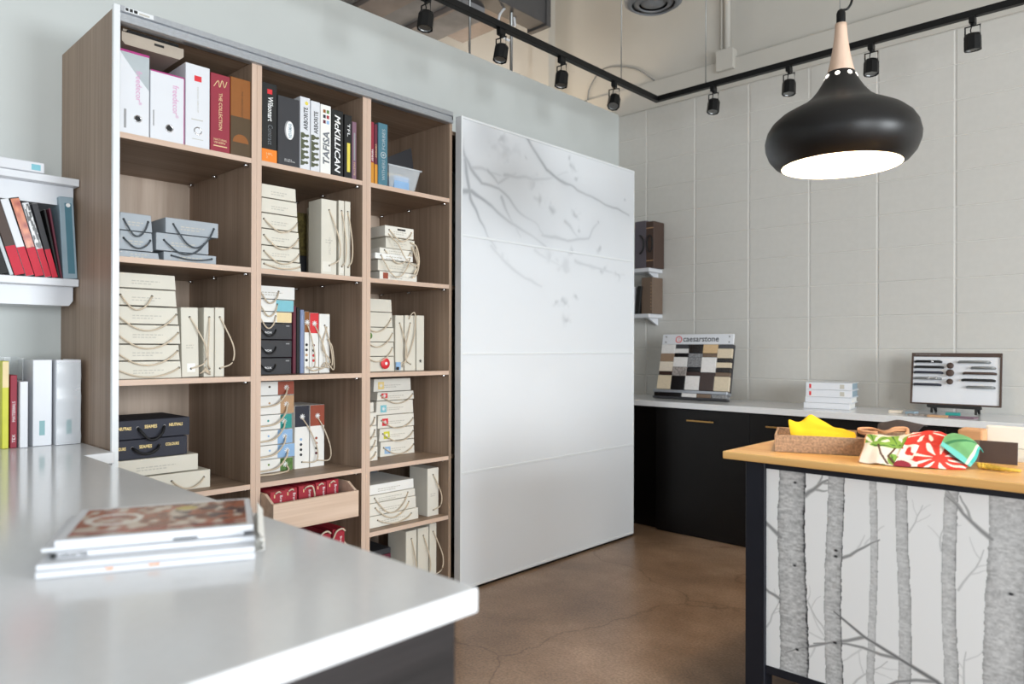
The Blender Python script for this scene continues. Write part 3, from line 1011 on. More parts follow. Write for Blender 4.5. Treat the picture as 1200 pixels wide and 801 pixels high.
# ---- left column, third cubby: six cream boxes, three upright ---------------------
G = 'cream corded sample boxes'
for i, (r, a, b, s) in enumerate(((1.152, 1.521, 1.578, 0), (1.155, 1.455, 1.518, 0.055), (1.162, 1.385, 1.451, 0.065), (1.170, 1.309, 1.382, 0.062),
                                  (1.168, 1.245, 1.306, 0.055), (1.175, 1.175, 1.242, 0.045))):
    sbox(-0.06, 0.926, r, a, b, 'cream sample box, %s in the stack of six, third cubby of left column' % ORD[i], 'cream',
         cord='sag' if s else None, s=s, group=G, off=(-0.030 + (0.02 if i == 1 else 0), 0.012 - (0.085 if i == 1 else 0)))
sbox(-0.06, 1.176, 1.244, Z['C'], 1.455, 'cream sample box leaning upright against stack of six, left column', 'cream', cord='vert', s=0.055, tap=0, group=G,
     bands=((0.020, 0.052, 0.02, 0.055, 'whitebox'),)).rotation_euler[0] = R(1.2)
bpy.data.objects[[o.name for o in C.objects if o.get('label', '').startswith('cream sample box leaning upright')][0]].location.z += 0.0015
sbox(-0.06, 1.262, 1.305, Z['C'], 1.459, 'narrow cream sample box upright, middle of three in third left cubby', 'cream', cord='vert', s=-0.012, tap=0, group=G, prt=False)
sbox(-0.06, 1.308, 1.348, Z['C'], 1.461, 'narrow cream sample box upright with cord looping right, rightmost in third left cubby', 'cream', cord='vert', s=0.05, tap=0, group=G, prt=False)
bm = bmesh.new()
for q in range(4):
    tube(bm, [(0.0, 1.245 + 0.004 * q, 1.19 + 0.002 * q), (0.008, 1.262, 1.20 + 0.006 * q), (0.004, 1.285, 1.185 + 0.009 * (q % 2))], 0.003, 5)
tag(obj('knotted_cord', bm, 'cord', None, True), 'loose knot of cream cord at the shelf front beside upright boxes', 'cord')
bpy.data.objects['knotted_cord'].location = (-0.055, 0, 0.0)

# ---- left column, fourth cubby: navy and cream boxes ------------------------------
for i, (r, a, b, wd) in enumerate(((1.216, 0.944, 1.017, 'NEUTRALS'), (1.206, 0.868, 0.942, 'COLOURS'))):
    t = sbox(-0.08, 0.925, r, a, b, 'navy sample box with gold lettering and black cord handle, %s one' % ('upper', 'lower')[i], 'navy', cord=None,
             tap=0, prt=False, group='navy sample boxes in the left column')
    o = 0.014 if i == 0 else 0.0
    for yy in (-0.066 + o, 0.032 + o):
        hole_on(t, yy, 0.042, 'chrome', 0.006)
    cord_on(t, sag(-0.066 + o, 0.042, 0.032 + o, 0.042 + 0.004 * i, 0.048 if i == 0 else 0.026, x1=0.02), 'cord_bk', 0.0055)
    text('SEAMES', 'gold', t, 'flat', (0.0008, -0.018 + o, 0.045), 0.046, 0.013, bold=0.02)
    text(wd, 'gold', t, 'flat', (0.0008, 0.082 + o * 0.6, 0.046), 0.052, 0.012, bold=0.02)
    text(wd, 'gold', t, 'flat', (0.0008, -0.112 + o, 0.042), 0.046, 0.012, bold=0.02)
sbox(-0.08, 0.925, 1.250, 0.800, 0.866, 'wide cream sample box beneath the two navy boxes', 'cream', cord=None, tap=0, group=G)
sbox(-0.07, 1.000, 1.296, Z['D'], 0.797, 'cream sample box at the bottom below the navy boxes, cord drooping forward', 'cream', cord='sag', s=0.035, tap=0, group=G, off=(0.1, 0), prt=False)

# ---- middle column, second cubby ---------------------------------------------------
for i, (r, a, b, s) in enumerate(((1.646, 1.936, 1.993, 0), (1.652, 1.872, 1.933, 0.0), (1.656, 1.805, 1.869, 0.05), (1.662, 1.734, 1.802, 0.055), (1.666, 1.671, 1.731, 0.05), (1.672, Z['B'], 1.668, 0.02))):
    sbox(-0.01, 1.481, r, a, b, 'cream sample box, %s in the stack of six, second cubby of middle column' % ORD[i], 'cream', cord='sag' if s else None, s=s, group=G, tap=0.003, off=(-0.012, 0.012))
sbox(-0.01, 1.772, 1.853, Z['B'], 1.973, 'thick cream sample box upright with rosette label, second cubby of middle column', 'cream', cord='vert', s=0.045, tap=0, group=G, depth=0.11, bands=((0.006, 0.05, 0.012, 0.058, 'cream2'),))
text('SPECTRUM', 'paleink', bpy.data.objects[[o.name for o in C.objects if o.get('label', '').startswith('thick cream sample')][0]], 'up', (0.0008, 0.004, 0.13), 0.08, 0.011)
sbox(-0.01, 1.864, 1.894, Z['B'], 1.979, 'slim cream sample box upright beside thick rosette box', 'cream', cord='vert', s=0.012, tap=0, group=G, prt=False, bands=((0.004, 0.026, 0.01, 0.04, 'cream2'),))
sbox(-0.01, 1.897, 1.928, Z['B'], 1.980, 'slim cream sample box upright, rightmost in second cubby of middle column', 'cream', cord='vert', s=0.012, tap=0, group=G, prt=False)
tag(part_box('moss_panel', (-0.36, -0.31, 1.70, 1.90, Z['B'] + 0.115, 1.955), 'moss', None, 0.004), 'mossy green-brown sample panel in the dark behind upright boxes', 'panel')
tag(part_box('dark_box', (-0.44, -0.30, 1.70, 1.90, Z['B'] + 0.001, 1.744), 'charcoal', None, 0.003), 'dark flat box beneath the mossy panel behind the boxes', 'box')

# ---- middle column, third cubby ------------------------------------------------------
mc = [(1.704, 1.512, 1.570, 'whitebox', ((0.21, 0.222, 0.0, 0.01, 'cream'),), 'white sample box on top of the mixed stack, third cubby of middle column'),
      (1.697, 1.457, 1.510, 'whitebox', ((0.130, 0.2155, 0.001, 0.06, 'cyan'),), 'white sample box with turquoise end band in the mixed stack'),
      (1.688, 1.407, 1.455, 'whitebox', ((0.134, 0.206, 0.001, 0.06, 'sand'),), 'white sample box with sandy yellow end band in the mixed stack')]
for i, (r, a, b, m, bands, lb) in enumerate(mc):
    sbox(-0.12, 1.481, r, a, b, lb, m, cord='sag', s=0.055, bands=bands[:1] if i else (), group='boxes of the mixed stack', tap=0, off=(0.02, -0.06), prt=i == 0)
for i, (r, a, b) in enumerate(((1.690, 1.332, 1.404), (1.690, 1.252, 1.329), (1.688, Z['C'], 1.249))):
    t = sbox(-0.12, 1.481, r, a, b, 'charcoal sample box with black cord, %s of three black boxes in mixed stack' % ('uppermost', 'middle', 'lowest')[i], 'charcoal', cord='sag', cm='cord_bk', s=0.03,
             group='boxes of the mixed stack', tap=0, off=(0.03, -0.06), prt=False)
    text('BOX', 'whiteink', t, 'flat', (0.0008, -0.01, 0.030), 0.034, 0.009, bold=0.02)
    plate('label_patch', 'greyink', t, 0.075, 0.092, 0.058, 0.063)
binder(-0.15, 1.712, 1.729, Z['C'], 0.312, 'slim maroon catalogue beside the mixed box stack', 'maroon', cat='catalogue', name='catalogue', depth=0.22)
binder(-0.15, 1.731, 1.748, Z['C'], 0.306, 'slim black catalogue between maroon and blue catalogues', 'ink', cat='catalogue', name='catalogue', depth=0.22)
binder(-0.15, 1.750, 1.770, Z['C'], 0.296, 'slim blue-grey catalogue against white upright sample boxes', 'bluegrey', cat='catalogue', name='catalogue', depth=0.22)


def upright(x, y0, y1, z0, h, label, top, dots, s, cm='cord'):
    t = sbox(x, y0, y1, z0, z0 + h, label, 'whitebox', depth=0.22, cord=None, tap=0, prt=False, group='upright white sample boxes')
    hw = (y1 - y0) / 2
    if top:
        plate('coloured_band', top, t, -hw + 0.001, hw - 0.001, h * 0.66, h - 0.002)
        bm = bmesh.new()
        for k in range(4):
            an = k * math.pi / 4
            dx, dz = 0.013 * math.cos(an), 0.013 * math.sin(an)
            tube(bm, [(0.002, -dx, h * 0.82 - dz), (0.002, dx, h * 0.82 + dz)], 0.0022, 4)
        obj('star_mark', bm, 'whiteink', t)
    for k, dm in enumerate(dots):
        bm = bmesh.new()
        disc(bm, (0.0008, -hw * 0.15, h * 0.46 - k * 0.024), 0.0065, 'x', 12, 0.0006)
        obj('colour_dot', bm, dm, t)
    hole_on(t, 0, h * 0.80)
    hole_on(t, 0, h * 0.1)
    cord_on(t, curve_pts([(0.001, 0, h * 0.80), (0.012, s * 0.5, h * 0.6), (0.02, s, h * 0.3), (0.02, s * 0.9, h * 0.1), (0.001, 0, h * 0.1)]), cm)
    return t


upright(-0.15, 1.772, 1.797, Z['C'], 0.29, 'slim white upright sample box with brown top band and dots', 'brown', ('ink', 'ink', 'tan', 'ink'), 0.03)
upright(-0.15, 1.799, 1.847, Z['C'], 0.285, 'white upright sample box with red top band and red dots', 'redprint', ('maroon', 'ink', 'redprint', 'redprint'), 0.05)
t = upright(-0.15, 1.850, 1.908, Z['C'], 0.282, 'plain white upright sample box tangled in cord, rightmost in third middle cubby', None, (), 0.028)
cord_on(t, curve_pts([(0.004, 0.01, 0.22), (0.014, -0.02, 0.12), (0.018, 0.02, 0.05), (0.02, -0.06, 0.012), (0.02, -0.11, 0.03)]), 'cord')
cord_on(t, curve_pts([(0.006, -0.02, 0.03), (0.02, 0.0, 0.05), (0.025, 0.035, 0.015), (0.02, 0.03, 0.12), (0.006, 0.012, 0.16)]), 'cord')

# ---- middle column, fourth cubby --------------------------------------------------------
bl = [('rust', 'rust-red'), ('tan', 'tan'), ('teal', 'teal green'), ('sky', 'pale blue'), ('sky', 'light blue'), ('green', 'leafy green')]
for i, (r, a, b) in enumerate(((1.748, 1.077, 1.141), (1.748, 0.990, 1.075), (1.737, 0.920, 0.988), (1.741, 0.851, 0.918), (1.752, 0.787, 0.849), (1.743, Z['D'], 0.785))):
    c0 = 0.165 if i in (0, 3, 4) else 0.178
    t = sbox(-0.2, 1.500, r, a, b, 'white sample box with %s end band, %s of banded stack in fourth middle cubby' % (bl[i][1], ORD[i]), 'whitebox', cord=None, tap=0,
             bands=((c0, r - 1.5 - 0.002, 0.001, 0.1, bl[i][0]),), prt=False, group='boxes with coloured end bands')
    hw = (r - 1.5) / 2
    bm = bmesh.new()
    disc(bm, (0.0008, 0.0, (b - a) * 0.6), 0.005, 'x', 10, 0.0006)
    obj('colour_dot', bm, bl[i][0] if i else 'ink', t)
    bm = bmesh.new()
    for k in range(4):
        an = k * math.pi / 4
        dy, dz = 0.013 * math.cos(an), 0.013 * math.sin(an)
        tube(bm, [(0.002, hw - 0.04 - dy, (b - a) * 0.5 - dz), (0.002, hw - 0.04 + dy, (b - a) * 0.5 + dz)], 0.002, 4)
    obj('star_mark', bm, 'whiteink', t)
    cord_on(t, curve_pts([(0.002, hw - 0.036, (b - a) * 0.55), (0.02, hw - 0.055, 0.0), (0.022, hw - 0.11, -0.045), (0.014, -hw + 0.01, -0.05 + 0.02 * (i == 5))]) if i < 5 else
            curve_pts([(0.002, hw - 0.036, 0.03), (0.016, hw - 0.03, 0.006), (0.05, hw - 0.07, 0.004), (0.07, -0.02, 0.004), (0.05, -hw + 0.02, 0.004)]), 'cord', 0.004)
upright(-0.2, 1.752, 1.829, Z['D'], 0.298, 'white upright sample box with navy top band and blue dots', 'navy', ('sky', 'navy', 'ink', 'ink'), 0.07)
upright(-0.2, 1.833, 1.911, Z['D'], 0.297, 'white upright sample box with rust top band, cord looping to the right', 'rust', ('rust', 'rust', 'ink', 'maroon'), 0.06)

# ---- middle column, red boxes in the drawers -----------------------------------------------
for i, (a, b) in enumerate(((1.496, 1.566), (1.569, 1.629), (1.642, 1.722), (1.733, 1.787), (1.796, 1.861))):
    t = sbox(0.05 - 0.012 * i, a, b, 0.543, 0.688 + 0.001 * i, 'crimson sample box in the pulled-out drawer, %s from left' % ('first', 'second', 'third', 'fourth', 'fifth')[i], 'red', cord=None, tap=0,
             prt=False, depth=0.2, group='crimson boxes in the upper drawer')
    text('Brent', 'whiteink', t, 'down', (0.0008, 0.015, 0.105), 0.04, 0.012)
    plate('label_patch', 'goldtext', t, -0.018, -0.013, 0.118, 0.132)
    cord_on(t, curve_pts([(0.001, -0.012, 0.13), (0.012, -0.006, 0.142), (0.016, 0.018, 0.142), (0.02, 0.026, 0.115), (0.016, 0.030, 0.095)]) if i == 2 else
            curve_pts([(0.001, -0.012, 0.135), (0.006, 0.0, 0.143), (0.001, 0.012, 0.137)], 8), 'cord', 0.0035)
for i, (a, b, x) in enumerate(((1.752, 1.822, 0.0), (1.828, 1.892, 0.005))):
    t = sbox(x, a, b, 0.281, 0.452 + 0.012 * i, 'crimson sample box in the lower drawer, %s' % ('left one with loop handle', 'right one beside the divider')[i], 'red', cord=None, tap=0,
             prt=False, depth=0.2, group='crimson boxes in the lower drawer')
    text('Brent', 'whiteink', t, 'down', (0.0008, 0.012, 0.125), 0.04, 0.011)
    cord_on(t, curve_pts([(0.001, -0.03, 0.14), (0.016, -0.022, 0.175), (0.018, 0.004, 0.184), (0.012, 0.026, 0.17)]), 'cord', 0.0045)
tag(part_box('dark_box', (-0.40, -0.215, 1.50, 1.87, 0.282, 0.44), 'charcoal', None, 0.003), 'dark box at the back of the lower drawer', 'box')
tag(part_box('paper_pad', (-0.385, -0.225, 1.55, 1.80, 0.441, 0.462), 'cream', None, 0.002), 'pale pad lying on dark box in the lower drawer', 'pad')

# ---- right column, second cubby: untidy pile ------------------------------------------------
s3 = [(2.115, 2.294, 1.841, 1.894, 'cream2', 0.02, 0.05), (2.135, 2.316, 1.787, 1.840, 'cream', 0.0, 0.0), (2.099, 2.305, 1.757, 1.786, 'cream2', 0.0, 0.06),
      (2.062, 2.294, 1.727, 1.756, 'whitebox', 0.015, 0.10), (2.089, 2.327, 1.672, 1.726, 'cream', 0.0, 0.0), (2.099, 2.332, Z['B'], 1.671, 'cream2', 0.0, 0.0)]
for i, (a, b, c, d, m, dx, s) in enumerate(s3):
    t = sbox(-0.015 + dx, a, b, c, d, 'cream corded sample box, %s of the untidy pile in second cubby of right column' % ORD[i], m, cord='sag' if s else None, s=s, group=G, tap=0.0,
             bands=((0.02, 0.05, 0.004, 0.034, 'rust'),) if i == 5 else (((0.075, 0.125, 0.034, 0.043, 'ink'),) if i == 0 else ()))
    if i == 0:
        cord_on(t, curve_pts([(0.0, -0.07, 0.012), (0.03, -0.03, -0.04), (0.03, 0.01, -0.10), (0.035, 0.06, -0.135), (0.035, 0.09, -0.12), (0.02, 0.085, -0.05)]), 'cord')
    if i == 1:
        cord_on(t, curve_pts([(0.002, 0.06, 0.04), (0.02, 0.085, 0.02), (0.03, 0.095, -0.05), (0.03, 0.08, -0.12), (0.03, 0.05, -0.14)]), 'cord', 0.004)
        cord_on(t, curve_pts([(0.002, 0.07, 0.02), (0.026, 0.075, -0.03), (0.026, 0.09, -0.08), (0.02, 0.07, -0.12)]), 'cord', 0.005)
tag(part_box('dark_box', (-0.5, -0.32, 2.10, 2.26, Z['B'] + 0.001, 1.86), 'charcoal', None, 0.003), 'dark grey box standing behind the untidy pile', 'box')

# ---- right column, third cubby ---------------------------------------------------------------
for i, (r, a, b) in enumerate(((2.254, 1.477, 1.542), (2.259, 1.400, 1.475), (2.269, 1.326, 1.398), (2.269, 1.253, 1.324), (2.272, Z['C'], 1.251))):
    sbox(-0.12, 2.041, r, a, b, 'cream sample box, %s of five stacked in third cubby of right column' % (ORD[:4] + ['bottom'])[i], 'cream', cord='sag' if i in (1, 2, 3) else None, s=0.07, group=G, tap=0.004, off=(-0.02, 0.008), prt=False)
sbox(-0.12, 2.276, 2.330, Z['C'], 1.464, 'cream sample box upright, left of three in third cubby of right column', 'cream', cord='vert', s=0.03, tap=0, group=G, prt=False)
t = sbox(-0.12, 2.336, 2.409, Z['C'], 1.466, 'cream sample box upright wrapped in long cord, middle of three in right column', 'cream', cord='vert', s=-0.045, tap=0, group=G, prt=False)
cord_on(t, curve_pts([(0.004, -0.012, 0.27), (0.016, 0.0, 0.30), (0.016, 0.02, 0.295), (0.012, 0.022, 0.2), (0.012, -0.01, 0.1), (0.012, -0.06, 0.02)]))
t = sbox(-0.12, 2.415, 2.468, Z['C'], 1.468, 'cream sample box upright with dark rosette, right of three in right column', 'cream', cord=None, tap=0, group=G, prt=False)
bm = bmesh.new()
for k in range(3):
    an = k * math.pi / 3
    tube(bm, [(0.001, -0.009 * math.cos(an), 0.05 - 0.009 * math.sin(an)), (0.001, 0.009 * math.cos(an), 0.05 + 0.009 * math.sin(an))], 0.0016, 4)
obj('rosette', bm, 'ink', t)
bm = bmesh.new()
lathe(bm, [(0.0, 0.006), (0.012, 0.006), (0.026, 0.002), (0.028, 0.0)], 20, (0, 0, 0), 'x', cap=False)
rs = obj('ribbon_rosette', bm, 'redprint', None, True)
rs.location = (-0.108, 2.205, 1.216)
tag(rs, 'round red rosette tag hanging in front of the cream box stack', 'tag')
bm = bmesh.new()
disc(bm, (0.0068, 0, 0), 0.008, 'x', 12, 0.001)
obj('rosette_centre', bm, 'whiteink', rs)
bm = bmesh.new()
box(bm, -0.112, -0.106, 2.272, 2.300, 1.181, 1.222)
bl_ = tag(obj('price_tag', bm, 'sky', None), 'small pale blue tag hanging beside the red rosette', 'tag')
bm = bmesh.new()
box(bm, -0.106, -0.1055, 2.272, 2.290, 1.181, 1.197)
obj('dark_corner', bm, 'ink', bl_)
bm = bmesh.new()
disc(bm, (-0.117, 2.112, 1.355), 0.018, 'x', 16, 0.0015)
tag(obj('green_tag', bm, 'green', None), 'round olive green tag on the cream stack beside the divider', 'tag')

# ---- right column, fourth cubby -----------------------------------------------------------------
lab = ('gold', 'redprint', 'cyan', 'redprint', 'yellow', 'sky')
lbn = ('gold', 'crimson', 'turquoise', 'red', 'lime', 'blue')
for i, (a, b, c, d) in enumerate(((2.213, 2.460, 1.066, 1.133), (2.235, 2.481, 1.018, 1.064), (2.229, 2.477, 0.944, 1.016), (2.240, 2.483, 0.873, 0.942), (2.250, 2.483, 0.804, 0.871), (2.256, 2.486, Z['D'], 0.802))):
    t = sbox(-0.22, a, b, c, d, 'cream sample box with %s rosette label, %s of front stack in fourth right cubby' % (lbn[i], ORD[i]), 'cream2', cord='sag' if i in (1, 3, 4, 5) else None, s=0.045, group=G, tap=0.004, off=(-0.01, 0.012),
             bands=((0.028, 0.066, 0.012, min(0.05, d - c - 0.008), lab[i]),))
    zc = 0.031 if i != 1 else 0.025
    bm = bmesh.new()
    for k in range(4):
        an = k * math.pi / 4
        yc = -(b - a) / 2 + 0.047
        tube(bm, [(0.001, yc - 0.011 * math.cos(an), zc - 0.011 * math.sin(an)), (0.001, yc + 0.011 * math.cos(an), zc + 0.011 * math.sin(an))], 0.0016, 4)
    obj('star_mark', bm, 'whiteink', t)
for i, (r, c, d) in enumerate(((2.165, 0.970, 1.020), (2.182, 0.903, 0.968), (2.184, 0.845, 0.901), (2.187, 0.797, 0.843), (2.190, Z['D'], 0.795))):
    sbox(-0.15, 2.042, r, c, d, 'cream sample box, %s in the stack half hidden left of the rosette-label boxes' % (ORD[:4] + ['bottom'])[i], 'cream2', cord='sag' if i else None, s=0.05, group=G, tap=0, prt=False)

# ---- right column, fifth cubby and floor -----------------------------------------------------------
for i, (a, b, c, d) in enumerate(((2.041, 2.352, 0.573, 0.623), (2.041, 2.362, 0.533, 0.571), (2.045, 2.368, 0.470, 0.531), (2.060, 2.384, Z['E'], 0.468))):
    sbox(-0.06, a, b, c, d, 'cream sample box, %s of four stacked in fifth cubby of right column' % ('top', 'second', 'third', 'bottom')[i], 'whitebox' if i == 0 else 'cream2',
         cord='sag' if i in (1, 2, 3) else None, s=0.085 if i == 1 else 0.06, group=G, tap=0.002, cm='cord', off=(0.02, -0.02))
t = sbox(-0.05, 2.435, 2.512, Z['E'], 0.662, 'cream sample box upright with wide cord loop, fifth cubby of right column', 'cream2', cord='vert', s=0.04, tap=0, group=G, depth=0.15)
tag(part_box('grey_panel', (-0.46, -0.44, 2.26, 2.40, Z['E'] + 0.001, 0.66), 'grey', None), 'grey sample panel at the back of the fifth right cubby', 'panel')
tag(part_box('dark_box', (-0.55, -0.37, 2.06, 2.24, Z['E'] + 0.001, 0.66), 'charcoal', None, 0.003), 'charcoal box at the back left of the fifth right cubby', 'box')
for i, (a, b, h) in enumerate(((2.286, 2.356, 0.300), (2.364, 2.436, 0.302), (2.442, 2.490, 0.312))):
    sbox(-0.04, a, b, Z['F'], Z['F'] + h, 'cream sample box upright on the bookcase floor, %s of three' % ('left', 'middle', 'right')[i], 'cream', cord='vert', s=(0.015, 0.03, 0.05)[i], tap=0, group=G, prt=False, depth=0.15)
sbox(-0.05, 2.041, 2.275, Z['F'], Z['F'] + 0.06, 'cream sample box flat on the bookcase floor, lower', 'cream', cord=None, group=G)
sbox(-0.06, 2.041, 2.265, Z['F'] + 0.061, Z['F'] + 0.12, 'cream sample box flat on the bookcase floor, upper, under dark boxes', 'cream', cord=None, group=G)
for k in range(3):
    tag(part_box('dark_catalogue', (-0.40, -0.13, 2.045, 2.26, Z['F'] + 0.122 + 0.03 * k, Z['F'] + 0.150 + 0.03 * k), ('charcoal', 'maroon', 'charcoal')[k], None, 0.002),
        '%s catalogue lying in the dark bottom right cubby' % ('charcoal bottom', 'maroon middle', 'black top')[k], 'catalogue', 'dark catalogues in the bottom cubby')
# left column, low cubbies are hidden by the peninsula

# ================================================================== LEFT WALL SHELVES
def wall_shelf(z, label):
    t = thing('wall_shelf', label, 'shelf', (WX, 0.9, z), group='white wall shelves left of the bookcase')
    part_box('board', (0, 0.25, -1.6, 0, -0.029, 0), 'white', t, 0.002)
    bm = bmesh.new()
    prism(bm, [(-1.6, -0.029), (-0.008, -0.029), (-0.008, -0.085), (-0.022, -0.105), (-1.6, -0.105)], 'x', 0.0, 0.20)
    obj('bracket_rail', bm, 'white', t)
    return t


wall_shelf(1.966, 'upper white wall shelf at the left of the bookcase')
wall_shelf(1.566, 'lower white wall shelf holding magazines left of the bookcase')
t = thing('box_file', 'flat white box lying on the upper white wall shelf', 'box', (WX + 0.02, 0.0, 1.967))
part_box('body', (0, 0.235, 0.30, 0.779, 0, 0.040), 'white', t, 0.003)
part_box('label_patch', (0.235, 0.236, 0.735, 0.765, 0.008, 0.030), 'cyan', t)


def leaning(y, wd, h, tilt, label, m, foot=None, m2=None):
    t = thing('magazine', label, 'magazine', (-0.40, y, 1.567), (R(tilt), 0, 0), 'magazines leaning on the lower wall shelf')
    part_box('cover', (-0.205, 0, 0, wd, 0, h), m, t, 0.001)
    part_box('pages', (-0.204, -0.003, 0.0015, wd - 0.0015, h - 0.002, h + 0.0008), 'paper', t)
    if foot:
        plate('red_foot', foot, t, 0.0004, wd - 0.0004, 0.001, 0.112)
    return t


leaning(0.640, 0.030, 0.29, 17, 'black magazine, leftmost on lower wall shelf', 'ink')
leaning(0.673, 0.012, 0.29, 17, 'thin grey-white magazine beside leftmost black one', 'holder')
leaning(0.688, 0.034, 0.30, 16.5, 'dark brown magazine with red foot band', 'darkbrown', 'crimson')
leaning(0.725, 0.027, 0.295, 16.5, 'white magazine with red foot band', 'white', 'crimson')
grp = leaning(0.755, 0.030, 0.305, 16, 'fiery orange patterned magazine with red foot band', 'ink', 'crimson')
grid_print('spine_print', 8, 40, lambda U, V: np.stack([np.full(U.shape, 0.0008), 0.001 + U * 0.028, 0.113 + V * 0.188], -1),
           lambda U, V: np.array(rgb(150, 40, 34)[:3]) * (1 - vnoise(U * 0.3, V, 9, 2))[:, None] + np.array(rgb(226, 140, 96)[:3]) * vnoise(U * 0.3, V, 9, 2)[:, None], 'print_gloss', grp)
grp = leaning(0.788, 0.022, 0.29, 15.5, 'black and white patterned magazine with red foot band', 'white', 'crimson')
grid_print('spine_print', 8, 50, lambda U, V: np.stack([np.full(U.shape, 0.0008), 0.001 + U * 0.020, 0.113 + V * 0.172], -1),
           lambda U, V: np.where(vnoise(U * 0.4, V, 12, 8) > 0.52, 0.75, 0.06)[:, None] * np.ones(3), 'print_gloss', grp)
leaning(0.812, 0.020, 0.29, 14, 'charcoal magazine with red foot band', 'charcoal', 'crimson')
leaning(0.8335, 0.007, 0.27, 11, 'thin black magazine beside the charcoal one', 'ink')
leaning(0.8415, 0.007, 0.275, 9, 'thin maroon magazine against the slate blue binder', 'maroon')
t = thing('binder', 'slate blue binder with white hole at the right end of lower wall shelf', 'binder', (-0.40, 0.8765, 1.5685))
t.rotation_euler = (R(3.0), 0, 0)
part_box('cover', (-0.2, 0, -0.026, 0.024, 0.0, 0.325), 'slate', t, 0.002)
plate('spine_label', 'tealbook', t, -0.008, 0.016, 0.02, 0.30)
bm = bmesh.new()
disc(bm, (0.0012, 0.004, 0.292), 0.008, 'x', 14, 0.001)
obj('finger_hole', bm, 'whiteink', t)
printed(t, -0.002, 0.2, 0.012, 6, 'ink', 0.008, 0.026)

# ================================================================== COUNTERS
ct = thing('countertop', 'glossy white quartz L-shaped countertop in the left foreground', 'countertop')
bm = bmesh.new()
prism(bm, [(-0.625, -2.2), (0.05, -2.2), (0.05, -1.2), (2.033, -1.2), (2.033, 0.792), (0.05, 0.792), (0.05, 0.897), (-0.625, 0.897)], 'z', 0.88, 0.92)
es = [e for e in bm.edges]
bmesh.ops.bevel(bm, geom=es, offset=0.0035, segments=2, affect='EDGES', profile=0.5)
obj('slab', bm, 'quartz', ct)
pc = thing('peninsula_cabinet', 'black stained oak cabinet under the foreground counter', 'cabinet')
part_box('end_panel', (1.975, 2.0, -1.15, 0.772, 0.0, 0.879), 'oak', pc, 0.001)
part_box('side_panel', (0.06, 1.975, 0.75, 0.770, 0.0, 0.879), 'oak', pc, 0.001)
part_box('carcass', (0.08, 1.96, -1.10, 0.74, 0.02, 0.87), 'black_lac', pc)
wc = thing('wall_cabinet', 'dark base cabinet under the counter along the left wall', 'cabinet')
part_box('carcass', (-0.62, 0.0, -2.1, 0.885, 0.0, 0.879), 'navy', wc)
part_box('door', (0.0, 0.02, 0.45, 0.88, 0.1, 0.875), 'navy', wc, 0.001)

# books and binders on the wall counter


def cbook(y0, y1, h, x, label, m, cat='book', name='book', rz=-8, extra=None, depth=0.22):
    t = binder(x, y0, y1, 0.9205, h, label, m, cat=cat, name=name, depth=depth)
    return t


t = cbook(0.634, 0.655, 0.322, -0.32, 'yellow-green book, leftmost on the counter by the wall', 'yellow')
plate('pale_top', 'sand', t, -0.0095, 0.0095, 0.225, 0.32)
t = cbook(0.659, 0.681, 0.27, -0.32, 'red book with white lettering on the counter by the wall', 'redbinder')
text('MATERIALS', 'whiteink', t, 'up', (0.0008, 0.0, 0.135), 0.075, 0.010)
text('TEX', 'whiteink', t, 'up', (0.0008, 0.0, 0.035), 0.03, 0.010)
cbook(0.685, 0.711, 0.246, -0.30, 'short white book between red book and white binders', 'white')
t = cbook(0.729, 0.792, 0.326, -0.315, 'white binder with teal label in the middle of the counter books', 'white', 'binder', 'binder')
plate('teal_label', 'labelteal', t, -0.010, 0.008, 0.04, 0.095)
t = cbook(0.799, 0.884, 0.326, -0.29, 'white binder in shiny plastic sleeve beside the bookcase side', 'white', 'binder', 'binder')
plate('teal_label', 'labelteal', t, -0.008, 0.010, 0.04, 0.095)
bm = bmesh.new()
n = 12
for i in range(n + 1):
    for s in (0, 1):
        bm.verts.new((0.004 + 0.004 * math.sin(i * 2.1) * s + 0.002 * math.sin(i * 1.3), (-0.041, 0.041)[s], 0.004 + i * 0.026))
bm.verts.ensure_lookup_table()
for i in range(n):
    bm.faces.new((bm.verts[2 * i], bm.verts[2 * i + 1], bm.verts[2 * i + 3], bm.verts[2 * i + 2]))
obj('plastic_sleeve', bm, 'clear', t, True)
hl = thing('magazine_holder', 'smoky translucent magazine holder behind the red and white books', 'holder', (-0.36, 0.657, 0.9205))
bm = bmesh.new()
box(bm, -0.22, -0.03, -0.002, 0.0, 0, 0.335)
box(bm, -0.22, -0.03, 0.0555, 0.0575, 0, 0.335)
box(bm, -0.222, -0.218, 0.0, 0.056, 0, 0.335)
obj('shell', bm, 'clear', hl)

# magazine stack in the foreground
ang = R(63.8)
ML, MD = 0.335, 0.25


def magazine(i, x, y, z, h, label, cover, rz=ang, ml=ML, curl=0.0):
    t = thing('magazine', label, 'magazine', (x, y, z), (0, 0, rz), 'magazines piled on the foreground counter')
    n = 12
    bm = bmesh.new()
    top, bot = [], []
    for k in range(n + 1):
        u = k / n
        zz = curl * (u ** 4)
        top.append((ml * u, h + zz * 0.6))
        bot.append((ml * u, 0.0008 + zz * 0.0))
    prism(bm, bot + top[::-1], 'y', 0.0, MD)
    obj('cover', bm, cover, t)
    bm = bmesh.new()
    prism(bm, [(ml * 0.004, 0.002), (ml - 0.002, 0.002), (ml + 0.0006, h * 0.5), (ml - 0.002, h - 0.0015), (0.002, h - 0.0015)], 'y', 0.004, MD + 0.0015)
    obj('pages', bm, 'paper', t)
    return t


